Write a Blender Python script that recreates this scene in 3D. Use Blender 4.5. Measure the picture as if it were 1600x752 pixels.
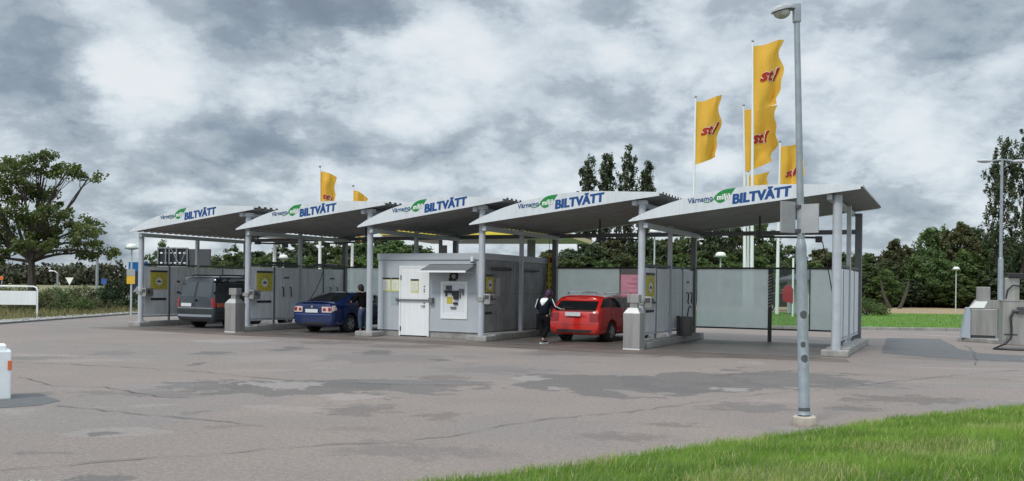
import bpy, bmesh, math, random
import numpy as np
from mathutils import Vector, Matrix, Euler
R = math.radians
random.seed(7)
rng = np.random.default_rng(11)
for o in list(bpy.data.objects): bpy.data.objects.remove(o)
SC = bpy.context.scene
COL = SC.collection

# ------------------------------------------------------------------ camera
F = 1412.0; EYE = 1.7; HY = 446.7; ROLL = 0.0125
cam_d = bpy.data.cameras.new('camera'); cam = bpy.data.objects.new('camera', cam_d); COL.objects.link(cam)
cam_d.sensor_width = 36; cam_d.lens = 36 * F / 1600; cam_d.shift_y = (HY - 376) / 1600
cam_d.clip_start = 0.1; cam_d.clip_end = 6000
cam.location = (0, 0, EYE)
cam.rotation_euler = (Matrix.Rotation(R(90), 3, 'X') @ Matrix.Rotation(ROLL, 3, 'Z')).to_euler()
SC.camera = cam
SC.render.resolution_x = 1024; SC.render.resolution_y = 481
SC.view_settings.view_transform = 'Standard'; SC.view_settings.look = 'None'
SC.view_settings.gamma = 1; SC.view_settings.exposure = 0.25; SC.view_settings.use_curve_mapping = False

def at(x, y, d):
    """measured photo position -> point at depth d"""
    dx, dy = x - 800, y - HY
    cx = dx + ROLL * dy; cy = dy - ROLL * dx
    return Vector((cx / F * d, d, EYE - cy / F * d))
def gnd(x, y):
    dx, dy = x - 800, y - HY
    cy = dy - ROLL * dx
    d = EYE * F / cy
    return Vector(((dx + ROLL * dy) / F * d, d, 0))

# ------------------------------------------------------------------ world
SUN_EL, SUN_AZ = 48.0, 215.0      # azimuth measured from +Y clockwise: behind the camera, to its left
W = bpy.data.worlds.new('World'); SC.world = W; W.use_nodes = True
nt = W.node_tree; N = nt.nodes; L = nt.links; N.clear()
def wn(t, **k):
    n = N.new(t)
    for a, b in k.items(): setattr(n, a, b)
    return n
def wmath(op, a, b=None, c=None, clamp=False):
    n = wn('ShaderNodeMath', operation=op); n.use_clamp = clamp
    for i, v in enumerate((a, b, c)):
        if v is None: continue
        if isinstance(v, (int, float)): n.inputs[i].default_value = v
        else: L.new(v, n.inputs[i])
    return n.outputs[0]
def wvec(op, a, b=None, s=None):
    n = wn('ShaderNodeVectorMath', operation=op)
    for i, v in enumerate((a, b)):
        if v is None: continue
        if isinstance(v, (tuple, Vector)): n.inputs[i].default_value = v
        else: L.new(v, n.inputs[i])
    if s is not None: n.inputs['Scale'].default_value = s
    return n
out = wn('ShaderNodeOutputWorld'); bg = wn('ShaderNodeBackground'); bg.inputs[1].default_value = 0.1
sky = wn('ShaderNodeTexSky', sky_type='NISHITA', sun_disc=False)
sky.sun_elevation = R(SUN_EL); sky.sun_rotation = R(SUN_AZ)
tc = wn('ShaderNodeTexCoord'); D = tc.outputs['Generated']
sep = wn('ShaderNodeSeparateXYZ'); L.new(D, sep.inputs[0])
zc = wmath('ADD', wmath('MAXIMUM', sep.outputs[2], 0.0), 0.42)
cmb = wn('ShaderNodeCombineXYZ')
L.new(wmath('DIVIDE', sep.outputs[0], zc), cmb.inputs[0]); L.new(wmath('DIVIDE', sep.outputs[1], zc), cmb.inputs[1])
def wnoise(scale, detail, rough, dist, off):
    m = wvec('ADD', cmb.outputs[0], off)
    n = wn('ShaderNodeTexNoise'); n.inputs['Scale'].default_value = scale; n.inputs['Detail'].default_value = detail
    n.inputs['Roughness'].default_value = rough; n.inputs['Distortion'].default_value = dist
    L.new(m.outputs[0], n.inputs['Vector']); return n
n1 = wnoise(2.3, 14, 0.58, 0.0, (3.1, 7.3, 0)); n2 = wnoise(7.5, 14, 0.66, 0.0, (11.0, 2.0, 4))
n3 = wnoise(5.0, 10, 0.55, 0.0, (1.7, 5.5, 9))
val = wmath('ADD', wmath('MULTIPLY', wmath('SUBTRACT', n1.outputs['Fac'], 0.5), 1.15), wmath('MULTIPLY', wmath('SUBTRACT', n2.outputs['Fac'], 0.5), 0.60))
# billows: folded noise gives rounded cloud heads with crisp creases
val = wmath('ADD', val, wmath('MULTIPLY', wmath('SUBTRACT', wmath('ABSOLUTE', wmath('SUBTRACT', n3.outputs['Fac'], 0.5)), 0.08), 1.5))
# cloud masses that stand in known directions (bright breaks / dark bases), their edges broken by noise
warp = wvec('SCALE', wvec('SUBTRACT', n2.outputs['Color'], (0.5, 0.5, 0.5)).outputs[0], s=0.10)
warp1 = wvec('SCALE', wvec('SUBTRACT', n1.outputs['Color'], (0.5, 0.5, 0.5)).outputs[0], s=0.15)
DW = wvec('ADD', wvec('ADD', D, warp.outputs[0]).outputs[0], warp1.outputs[0])
blobs = [(60, 130, .090, -.30), (150, 170, .06, -.15), (240, 110, .075, .34), (250, 190, .06, .26), (350, 230, .09, -.26), (450, 230, .07, -.15), (400, 20, .09, -.26), (560, 15, .08, -.20), (60, 30, .06, -.1),
         (700, 120, .13, .26), (860, 60, .10, .14), (560, 70, .06, .16), (960, 20, .06, -.26), (940, 170, .11, -.20), (1050, 190, .07, -.1), (1350, 85, .06, .34), (1450, 60, .10, -.14), (1530, 20, .08, -.16),
         (1440, 170, .08, .14), (1240, 130, .08, .08), (1480, 320, .10, -.22), (1400, 255, .08, .18), (240, 335, .07, .16), (80, 380, .10, -.16), (560, 280, .06, .10), (180, 290, .06, -.10), (700, 290, .09, -.06), (1130, 60, .08, .08)]
for bx, by, br, ba in blobs:
    p = (at(bx, by, 1000) - Vector((0, 0, EYE))).normalized()
    dv = wvec('SUBTRACT', DW.outputs[0], tuple(p)); ml = wvec('MULTIPLY', dv.outputs[0], (1, 1, 1.7))
    ln = wn('ShaderNodeVectorMath', operation='LENGTH'); L.new(ml.outputs[0], ln.inputs[0])
    mr = wn('ShaderNodeMapRange', interpolation_type='SMOOTHSTEP'); L.new(ln.outputs['Value'], mr.inputs[0])
    mr.inputs[1].default_value = 0; mr.inputs[2].default_value = br * 1.25; mr.inputs[3].default_value = ba * .9; mr.inputs[4].default_value = 0
    val = wmath('ADD', val, mr.outputs[0])
val = wmath('ADD', val, 0.69)
cr = wn('ShaderNodeValToRGB'); L.new(val, cr.inputs[0])
E = cr.color_ramp.elements
E[0].position = 0.0; E[0].color = (.19, .24, .30, 1)
E[1].position = 1.0; E[1].color = (.83, .87, .90, 1)
for p, c in ((.24, (.235, .29, .355)), (.38, (.29, .355, .425)), (.44, (.355, .425, .49)), (.56, (.44, .51, .575)), (.64, (.56, .635, .70)), (.76, (.68, .75, .805)), (.88, (.78, .84, .88))):
    e = E.new(p); e.color = (*c, 1)
# brighter toward the zenith, as an overcast sky is
elf = wmath('MULTIPLY_ADD', wmath('MAXIMUM', wmath('SUBTRACT', sep.outputs[2], 0.30), 0.0), 3.3, 1.0)
cs = wn('ShaderNodeVectorMath', operation='SCALE'); L.new(cr.outputs[0], cs.inputs[0]); L.new(wmath('MULTIPLY', elf, 8.3), cs.inputs['Scale'])
mixs = wn('ShaderNodeMix', data_type='RGBA'); mixs.inputs[0].default_value = 0.93
skb = wn('ShaderNodeVectorMath', operation='SCALE'); L.new(sky.outputs[0], skb.inputs[0]); skb.inputs['Scale'].default_value = 0.9
L.new(skb.outputs[0], mixs.inputs[6]); L.new(cs.outputs[0], mixs.inputs[7])
L.new(mixs.outputs[2], bg.inputs[0]); L.new(bg.outputs[0], out.inputs[0])

sd = bpy.data.lights.new('sun', 'SUN'); sd.energy = 1.5; sd.angle = R(10); sd.color = (1, .96, .9)
sun = bpy.data.objects.new('sun', sd); COL.objects.link(sun)
sdir = Vector((math.sin(R(SUN_AZ)) * math.cos(R(SUN_EL)), math.cos(R(SUN_AZ)) * math.cos(R(SUN_EL)), math.sin(R(SUN_EL))))
sun.rotation_euler = sdir.to_track_quat('Z', 'Y').to_euler(); sun.location = (-20, -20, 40)

# ------------------------------------------------------------------ materials
MATS = {}
def mat(name, col, rough=.6, metal=0, var=.0, vscale=3.0, bump=0, bscale=40, spec=.5, stretch=(1, 1, 1), coat=0, objrand=0, trans=0, streak=0, col2=None, alpha=1, world=False, em=0):
    if name in MATS: return MATS[name]
    m = bpy.data.materials.new(name); m.use_nodes = True; MATS[name] = m
    t = m.node_tree; n = t.nodes; l = t.links; b = n['Principled BSDF']
    b.inputs['Base Color'].default_value = (*col, 1); b.inputs['Roughness'].default_value = rough; b.inputs['Metallic'].default_value = metal
    b.inputs['Specular IOR Level'].default_value = spec; b.inputs['Coat Weight'].default_value = coat; b.inputs['Coat Roughness'].default_value = .05
    b.inputs['Alpha'].default_value = alpha
    if em: b.inputs['Emission Color'].default_value = (*col, 1); b.inputs['Emission Strength'].default_value = em
    c = n.new('ShaderNodeTexCoord'); mp = n.new('ShaderNodeMapping'); mp.inputs['Scale'].default_value = stretch
    if world:
        g = n.new('ShaderNodeNewGeometry'); l.new(g.outputs['Position'], mp.inputs[0])
    else: l.new(c.outputs['Object'], mp.inputs[0])
    cur = None
    if var or col2:
        nz = n.new('ShaderNodeTexNoise'); nz.inputs['Scale'].default_value = vscale; nz.inputs['Detail'].default_value = 8; nz.inputs['Roughness'].default_value = .62
        l.new(mp.outputs[0], nz.inputs['Vector'])
        rp = n.new('ShaderNodeValToRGB'); rp.color_ramp.elements[0].position = .32; rp.color_ramp.elements[1].position = .68
        a = tuple(max(0, x * (1 - var)) for x in col); d = col2 if col2 else tuple(x * (1 + var) for x in col)
        rp.color_ramp.elements[0].color = (*a, 1); rp.color_ramp.elements[1].color = (*d, 1)
        l.new(nz.outputs['Fac'], rp.inputs[0]); cur = rp.outputs[0]
        mr = n.new('ShaderNodeMapRange'); mr.inputs[3].default_value = max(.03, rough - .12); mr.inputs[4].default_value = min(1, rough + .12)
        l.new(nz.outputs['Fac'], mr.inputs[0]); l.new(mr.outputs[0], b.inputs['Roughness'])
    if streak:   # vertical rain and dirt streaks
        mp2 = n.new('ShaderNodeMapping'); mp2.inputs['Scale'].default_value = (9, 9, .5); l.new(c.outputs['Object'], mp2.inputs[0])
        ns = n.new('ShaderNodeTexNoise'); ns.inputs['Scale'].default_value = 1.6; ns.inputs['Detail'].default_value = 6; l.new(mp2.outputs[0], ns.inputs['Vector'])
        r2 = n.new('ShaderNodeMapRange'); r2.inputs[1].default_value = .42; r2.inputs[2].default_value = .75; r2.inputs[3].default_value = 0; r2.inputs[4].default_value = streak
        l.new(ns.outputs['Fac'], r2.inputs[0])
        mx = n.new('ShaderNodeMix'); mx.data_type = 'RGBA'; l.new(r2.outputs[0], mx.inputs[0])
        if cur: l.new(cur, mx.inputs[6])
        else: mx.inputs[6].default_value = (*col, 1)
        mx.inputs[7].default_value = (.09, .085, .075, 1); cur = mx.outputs[2]
    if objrand:
        oi = n.new('ShaderNodeObjectInfo'); hs = n.new('ShaderNodeHueSaturation')
        mr = n.new('ShaderNodeMapRange'); mr.inputs[3].default_value = 1 - objrand; mr.inputs[4].default_value = 1 + objrand
        l.new(oi.outputs['Random'], mr.inputs[0]); l.new(mr.outputs[0], hs.inputs['Value'])
        mh = n.new('ShaderNodeMapRange'); mh.inputs[3].default_value = .5 - objrand * .07; mh.inputs[4].default_value = .5 + objrand * .05
        l.new(oi.outputs['Random'], mh.inputs[0]); l.new(mh.outputs[0], hs.inputs['Hue'])
        if cur: l.new(cur, hs.inputs['Color'])
        else: hs.inputs['Color'].default_value = (*col, 1)
        cur = hs.outputs[0]
    if cur: l.new(cur, b.inputs['Base Color'])
    if bump:
        nb = n.new('ShaderNodeTexNoise'); nb.inputs['Scale'].default_value = bscale; nb.inputs['Detail'].default_value = 4; l.new(mp.outputs[0], nb.inputs['Vector'])
        bp = n.new('ShaderNodeBump'); bp.inputs['Strength'].default_value = bump; bp.inputs['Distance'].default_value = .02
        l.new(nb.outputs['Fac'], bp.inputs['Height']); l.new(bp.outputs[0], b.inputs['Normal'])
    if trans:
        tr = n.new('ShaderNodeBsdfTranslucent'); ms = n.new('ShaderNodeMixShader'); ms.inputs[0].default_value = trans
        if cur: l.new(cur, tr.inputs[0])
        else: tr.inputs[0].default_value = (*col, 1)
        l.new(b.outputs[0], ms.inputs[1]); l.new(tr.outputs[0], ms.inputs[2]); l.new(ms.outputs[0], n['Material Output'].inputs[0])
    return m

SPOTS = [(330, 603, 90, 9, (.098, .090, .086), 0.75, 0.08), (470, 606, 150, 12, (.098, .090, .086), 0.75, 0.06), (620, 604, 140, 12, (.098, .090, .086), 0.7, 0.06), (450, 601, 60, 6, (.27, .235, .215), 0.8, 0.06), (545, 621, 42, 5, (.27, .235, .215), 0.8, 0.06), (950, 603, 150, 16, (.098, .090, .086), 0.8, 0.05), (1080, 600, 130, 16, (.098, .090, .086), 0.8, 0.05), (1230, 592, 110, 14, (.098, .090, .086), 0.75, 0.06), (828, 591, 26, 4, (.27, .235, .215), 0.8, 0.08), (867, 607, 18, 3, (.27, .235, .215), 0.8, 0.08), (1146, 609, 26, 4, (.27, .235, .215), 0.85, 0.08), (1176, 567, 20, 3, (.27, .235, .215), 0.7, 0.1), (158, 677, 26, 4, (.098, .090, .086), 0.8, 0.1), (65, 709, 55, 4, (.098, .090, .086), 0.5, 0.3), (155, 746, 60, 8, (.098, .090, .086), 0.7, 0.2), (455, 545, 26, 4, (.098, .090, .086), 0.9, 0.1), (308, 569, 14, 2.5, (.098, .090, .086), 0.9, 0.1), (585, 551, 30, 3.5, (.098, .090, .086), 0.9, 0.08), (690, 563, 16, 2.5, (.098, .090, .086), 0.9, 0.1), (640, 706, 180, 14, (.098, .090, .086), 0.45, 0.5), (560, 640, 60, 12, (.092, .074, .066), 0.55, 0.4), (690, 650, 40, 8, (.092, .074, .066), 0.5, 0.4), (360, 533, 60, 4, (.30, .28, .265), 0.5, 0.3), (330, 552, 35, 2.5, (.098, .090, .086), 0.8, 0.1), (180, 552, 60, 4, (.098, .090, .086), 0.4, 0.4), (980, 684, 90, 8, (.092, .074, .066), 0.45, 0.5), (1180, 637, 90, 8, (.092, .074, .066), 0.55, 0.4), (1050, 664, 60, 5, (.092, .074, .066), 0.5, 0.4), (1420, 625, 110, 8, (.092, .074, .066), 0.6, 0.3), (1340, 602, 90, 6, (.098, .090, .086), 0.5, 0.3), (1330, 640, 50, 5, (.092, .074, .066), 0.5, 0.4), (1500, 560, 90, 6, (.092, .074, .066), 0.4, 0.4), (620, 560, 120, 7, (.098, .090, .086), 0.35, 0.1), (760, 578, 90, 6, (.098, .090, .086), 0.35, 0.1), (430, 560, 90, 6, (.27, .235, .215), 0.3, 0.1), (220, 615, 140, 5, (.098, .090, .086), 0.5, 0.3), (60, 560, 90, 3, (.098, .090, .086), 0.4, 0.3), (690, 590, 45, 5, (.092, .074, .066), 0.5, 0.3), (520, 536, 80, 3, (.092, .074, .066), 0.6, 0.4), (1080, 556, 80, 4, (.092, .074, .066), 0.7, 0.3), (920, 552, 120, 5, (.092, .074, .066), 0.55, 0.4), (640, 542, 90, 4, (.092, .074, .066), 0.6, 0.4), (300, 645, 26, 3, (.092, .074, .066), 0.4, 0.3), (350, 668, 40, 4, (.092, .074, .066), 0.35, 0.5), (560, 672, 70, 6, (.092, .074, .066), 0.3, 0.6)]
def asphalt_mat():
    m = bpy.data.materials.new('worn_asphalt'); m.use_nodes = True; t = m.node_tree; n = t.nodes; l = t.links; b = n['Principled BSDF']
    g = n.new('ShaderNodeNewGeometry')
    def noise(sc, det, stretch=(1, 1, 1), rough=.6, dist=0, off=(0, 0, 0), ang=0):
        mp = n.new('ShaderNodeMapping'); mp.inputs['Scale'].default_value = stretch; mp.inputs['Location'].default_value = off; mp.inputs['Rotation'].default_value = (0, 0, ang)
        l.new(g.outputs['Position'], mp.inputs[0]); z = n.new('ShaderNodeTexNoise'); z.inputs['Scale'].default_value = sc; z.inputs['Detail'].default_value = det
        z.inputs['Roughness'].default_value = rough; z.inputs['Distortion'].default_value = dist; l.new(mp.outputs[0], z.inputs['Vector']); return z.outputs['Fac']
    def rng_(f, a, b_, c=0, d=1):
        r = n.new('ShaderNodeMapRange'); r.inputs[1].default_value = a; r.inputs[2].default_value = b_; r.inputs[3].default_value = c; r.inputs[4].default_value = d; l.new(f, r.inputs[0]); return r.outputs[0]
    def mix(f, a, c):
        x = n.new('ShaderNodeMix'); x.data_type = 'RGBA'
        l.new(f, x.inputs[0])
        for i, v in ((6, a), (7, c)):
            if isinstance(v, tuple): x.inputs[i].default_value = (*v, 1)
            else: l.new(v, x.inputs[i])
        return x.outputs[2]
    base = mix(rng_(noise(.35, 5), .35, .65), (.200, .158, .134), (.150, .126, .110))
    base = mix(rng_(noise(.22, 7, (.55, 1, 1), .55, .6, (4, 9, 0)), .505, .525, 0, .75), base, (.145, .130, .122))      # old repairs, sharp edged
    base = mix(rng_(noise(.5, 8, (.35, 1.1, 1), .6, .4, (31, 2, 0)), .55, .62, 0, .6), base, (.125, .105, .096))      # damp and oil
    base = mix(rng_(noise(.6, 8, (.4, 1, 1), .6, .5, (51, 12, 0)), .60, .63, 0, .45), base, (.27, .24, .225))      # pale worn spots
    base = mix(rng_(noise(60, 3), .35, .72, 0, .7), base, (.33, .28, .25))
    base = mix(rng_(noise(34, 3, off=(5, 5, 5)), .56, .72, 0, .6), base, (.07, .062, .058))
    wz = n.new('ShaderNodeTexNoise'); wz.inputs['Scale'].default_value = .9; wz.inputs['Detail'].default_value = 9; wz.inputs['Roughness'].default_value = .62; l.new(g.outputs['Position'], wz.inputs['Vector'])
    w1 = n.new('ShaderNodeVectorMath'); w1.operation = 'SUBTRACT'; l.new(wz.outputs['Color'], w1.inputs[0]); w1.inputs[1].default_value = (.5, .5, .5)
    wy = n.new('ShaderNodeTexNoise'); wy.inputs['Scale'].default_value = 2.8; wy.inputs['Detail'].default_value = 8; wy.inputs['Roughness'].default_value = .6; l.new(g.outputs['Position'], wy.inputs['Vector'])
    w3 = n.new('ShaderNodeVectorMath'); w3.operation = 'SUBTRACT'; l.new(wy.outputs['Color'], w3.inputs[0]); w3.inputs[1].default_value = (.5, .5, .5)
    for (px, py, hw, hh, colr, st_, sharp) in SPOTS:
        cc = gnd(px, py); a_ = gnd(px + hw, py); b0 = gnd(px, py + hh); b1 = gnd(px, py - hh); rx = abs(a_.x - cc.x); ry = abs(b1.y - b0.y) / 2
        small = min(rx, ry) < .9
        w2 = n.new('ShaderNodeVectorMath'); w2.operation = 'SCALE'; l.new((w3 if small else w1).outputs[0], w2.inputs[0]); w2.inputs['Scale'].default_value = 4.2 * max(.22, min(rx, ry)) if small else min(6.5, 3.6 * min(rx, ry))
        ad = n.new('ShaderNodeVectorMath'); ad.operation = 'ADD'; l.new(g.outputs['Position'], ad.inputs[0]); l.new(w2.outputs[0], ad.inputs[1])
        sb_ = n.new('ShaderNodeVectorMath'); sb_.operation = 'SUBTRACT'; l.new(ad.outputs[0], sb_.inputs[0]); sb_.inputs[1].default_value = (cc.x, (b0.y + b1.y) / 2, 0)
        ml_ = n.new('ShaderNodeVectorMath'); ml_.operation = 'MULTIPLY'; l.new(sb_.outputs[0], ml_.inputs[0]); ml_.inputs[1].default_value = (1 / rx, 1 / ry, 0)
        le = n.new('ShaderNodeVectorMath'); le.operation = 'LENGTH'; l.new(ml_.outputs[0], le.inputs[0])
        base = mix(rng_(le.outputs['Value'], 1.0, 1.0 - sharp, 0, st_), base, colr)
    base = mix(rng_(noise(14, 4, off=(9, 1, 5)), .40, .62, 0, .28), base, (.105, .09, .084))
    base = mix(rng_(noise(22, 4, off=(2, 8, 3)), .54, .66, 0, .30), base, (.36, .31, .285))
    # drain and tyre darkening in front of the wash bays
    l.new(base, b.inputs['Base Color'])
    wet = rng_(noise(.5, 8, (.35, 1.1, 1), .6, .4, (31, 2, 0)), .56, .62, .85, .5); l.new(wet, b.inputs['Roughness'])
    b.inputs['Specular IOR Level'].default_value = .35
    bp = n.new('ShaderNodeBump'); bp.inputs['Strength'].default_value = .5; bp.inputs['Distance'].default_value = .008
    l.new(noise(90, 3), bp.inputs['Height']); l.new(bp.outputs[0], b.inputs['Normal'])
    return m
M_ASPH = asphalt_mat()
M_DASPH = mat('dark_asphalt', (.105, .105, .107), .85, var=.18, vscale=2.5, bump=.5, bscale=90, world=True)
M_MASPH = mat('grey_asphalt_repair', (.150, .138, .133), .85, var=.10, vscale=.5, col2=(.185, .163, .154), bump=.5, bscale=90, world=True)
M_PALE = mat('pale_worn_asphalt', (.235, .208, .195), .85, var=.12, vscale=3, bump=.4, bscale=90, world=True)
M_WET = mat('wet_concrete', (.115, .10, .09), .45, var=.35, vscale=1.3, bump=.2, bscale=60, world=True)
M_CRACK = mat('crack', (.10, .088, .08), .9)
M_CONC = mat('concrete', (.30, .29, .275), .85, var=.25, vscale=3, bump=.4, bscale=50, streak=.35)
M_FIELD = mat('dry_field', (.20, .165, .085), .95, var=.25, vscale=.12, col2=(.17, .17, .07), world=True)
M_VERGE = mat('verge', (.12, .125, .05), .95, var=.4, vscale=1.2, bump=.6, bscale=14, col2=(.20, .18, .09), world=True)
M_LAWN = mat('lawn', (.065, .16, .018), .9, var=.35, vscale=.8, bump=.8, bscale=22, col2=(.10, .22, .03), world=True)
M_GRAV = mat('gravel', (.28, .27, .25), .95, var=.4, vscale=12, bump=.8, bscale=30, world=True)
M_WHITE = mat('white_paint', (.78, .80, .81), .45, var=.03, vscale=2, streak=.10)
M_FASC = mat('fascia_white', (.62, .66, .69), .45, var=.04, vscale=1.5, streak=.12)
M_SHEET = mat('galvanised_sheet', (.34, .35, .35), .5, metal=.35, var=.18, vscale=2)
M_STEEL = mat('painted_steel', (.46, .49, .53), .45, metal=.1, var=.08, vscale=4, streak=.15)
M_STEELD = mat('dark_steel', (.16, .165, .175), .5, metal=.2, var=.15, vscale=4)
M_RAIL = mat('dark_rail', (.045, .047, .05), .5)
M_PANEL = mat('wall_panel', (.66, .68, .70), .5, var=.10, vscale=8, streak=.30)
M_PANELD = mat('dirty_cladding', (.27, .275, .28), .55, var=.3, vscale=1.6, streak=.5)
M_CLAD = mat('blue_grey_cladding', (.42, .455, .485), .5, var=.04, vscale=1.5, streak=.06)
M_STAIN = mat('stainless', (.46, .45, .43), .36, metal=.75, var=.12, vscale=5, stretch=(1, 1, .15), streak=.2)
M_GALV = mat('galvanised_pole', (.30, .34, .37), .5, metal=.35, var=.15, vscale=6)
M_BLACK = mat('black_plastic', (.018, .018, .02), .5)
M_DARK = mat('dark_grey', (.06, .063, .068), .5)
M_YEL = mat('sign_yellow', (.50, .43, .05), .5, var=.08, vscale=6)
M_YELD = mat('faded_yellow_ink', (.30, .25, .03), .6)
M_NOTE = mat('notice_paper', (.68, .70, .62), .6, var=.08, vscale=9)
M_BLUE = mat('letter_blue', (.002, .058, .23), .45)
M_NAVY = mat('letter_navy', (.03, .08, .20), .5)
M_GREEN = mat('leaf_green', (.008, .22, .045), .45)
M_LWHITE = mat('letter_white', (.85, .88, .85), .5)
M_FLAG = mat('flag_yellow', (.80, .47, .06), .75, var=.06, vscale=1.2, trans=.35)
M_FRED = mat('flag_red', (.45, .035, .02), .75, trans=.3)
M_CANY = mat('canopy_yellow', (.75, .60, .06), .45, var=.05)
M_PINK = mat('poster_pink', (.95, .62, .69), .5, var=.08, vscale=5, trans=.85)
M_RED = mat('sign_red', (.34, .02, .035), .4)
M_BARK = mat('bark', (.06, .05, .04), .95, var=.35, vscale=4, bump=.6, bscale=12)
M_LEAF = [mat('leaf_oak', (.075, .110, .026), .6, var=.35, vscale=.8, trans=.4, col2=(.15, .19, .045)),
          mat('leaf_mid', (.060, .10, .030), .6, var=.35, vscale=.9, trans=.35, objrand=.35, col2=(.13, .185, .055)),
          mat('leaf_poplar', (.050, .078, .032), .6, var=.4, vscale=.5, trans=.2, objrand=.12, col2=(.085, .12, .05)),
          mat('leaf_olive', (.085, .10, .036), .7, var=.3, vscale=.9, trans=.3, objrand=.25, col2=(.13, .14, .05)),
          mat('leaf_light', (.075, .13, .030), .6, var=.35, vscale=.9, trans=.35, objrand=.2, col2=(.12, .19, .045))]
M_FAR = mat('far_forest', (.035, .048, .022), .8, var=.45, vscale=.10, col2=(.085, .085, .045), world=True)
def frosted():
    m = bpy.data.materials.new('frosted_glass'); m.use_nodes = True; t = m.node_tree; n = t.nodes; l = t.links; n.remove(n['Principled BSDF'])
    o = n['Material Output']; c = n.new('ShaderNodeTexCoord'); mp = n.new('ShaderNodeMapping'); mp.inputs['Scale'].default_value = (1, 1, 1)
    l.new(c.outputs['Object'], mp.inputs[0]); z = n.new('ShaderNodeTexNoise'); z.inputs['Scale'].default_value = .9; z.inputs['Detail'].default_value = 4; l.new(mp.outputs[0], z.inputs['Vector'])
    r = n.new('ShaderNodeMapRange'); r.inputs[1].default_value = .35; r.inputs[2].default_value = .65; r.inputs[3].default_value = .62; r.inputs[4].default_value = .85; l.new(z.outputs['Fac'], r.inputs[0])
    tr = n.new('ShaderNodeBsdfTransparent'); tr.inputs[0].default_value = (.86, .93, .92, 1)
    df = n.new('ShaderNodeBsdfDiffuse'); df.inputs[0].default_value = (.86, .89, .88, 1)
    tl = n.new('ShaderNodeBsdfTranslucent'); tl.inputs[0].default_value = (.95, .98, .97, 1)
    gl = n.new('ShaderNodeBsdfGlossy'); gl.inputs['Roughness'].default_value = .15
    a = n.new('ShaderNodeMixShader'); a.inputs[0].default_value = .55; l.new(df.outputs[0], a.inputs[1]); l.new(tl.outputs[0], a.inputs[2])
    b = n.new('ShaderNodeMixShader'); l.new(r.outputs[0], b.inputs[0]); l.new(tr.outputs[0], b.inputs[1]); l.new(a.outputs[0], b.inputs[2])
    d = n.new('ShaderNodeMixShader'); d.inputs[0].default_value = .05; l.new(b.outputs[0], d.inputs[1]); l.new(gl.outputs[0], d.inputs[2]); l.new(d.outputs[0], o.inputs[0])
    return m
M_FROST = frosted()
def clearglass():
    m = bpy.data.materials.new('clear_pane'); m.use_nodes = True; t = m.node_tree; n = t.nodes; l = t.links; n.remove(n['Principled BSDF'])
    tr = n.new('ShaderNodeBsdfTransparent'); tr.inputs[0].default_value = (.86, .90, .89, 1); gl = n.new('ShaderNodeBsdfGlossy'); gl.inputs['Roughness'].default_value = .05
    fr = n.new('ShaderNodeFresnel'); fr.inputs[0].default_value = 1.45; b = n.new('ShaderNodeMixShader'); l.new(fr.outputs[0], b.inputs[0]); l.new(tr.outputs[0], b.inputs[1]); l.new(gl.outputs[0], b.inputs[2])
    l.new(b.outputs[0], n['Material Output'].inputs[0]); return m
M_CLEAR = clearglass()

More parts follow.
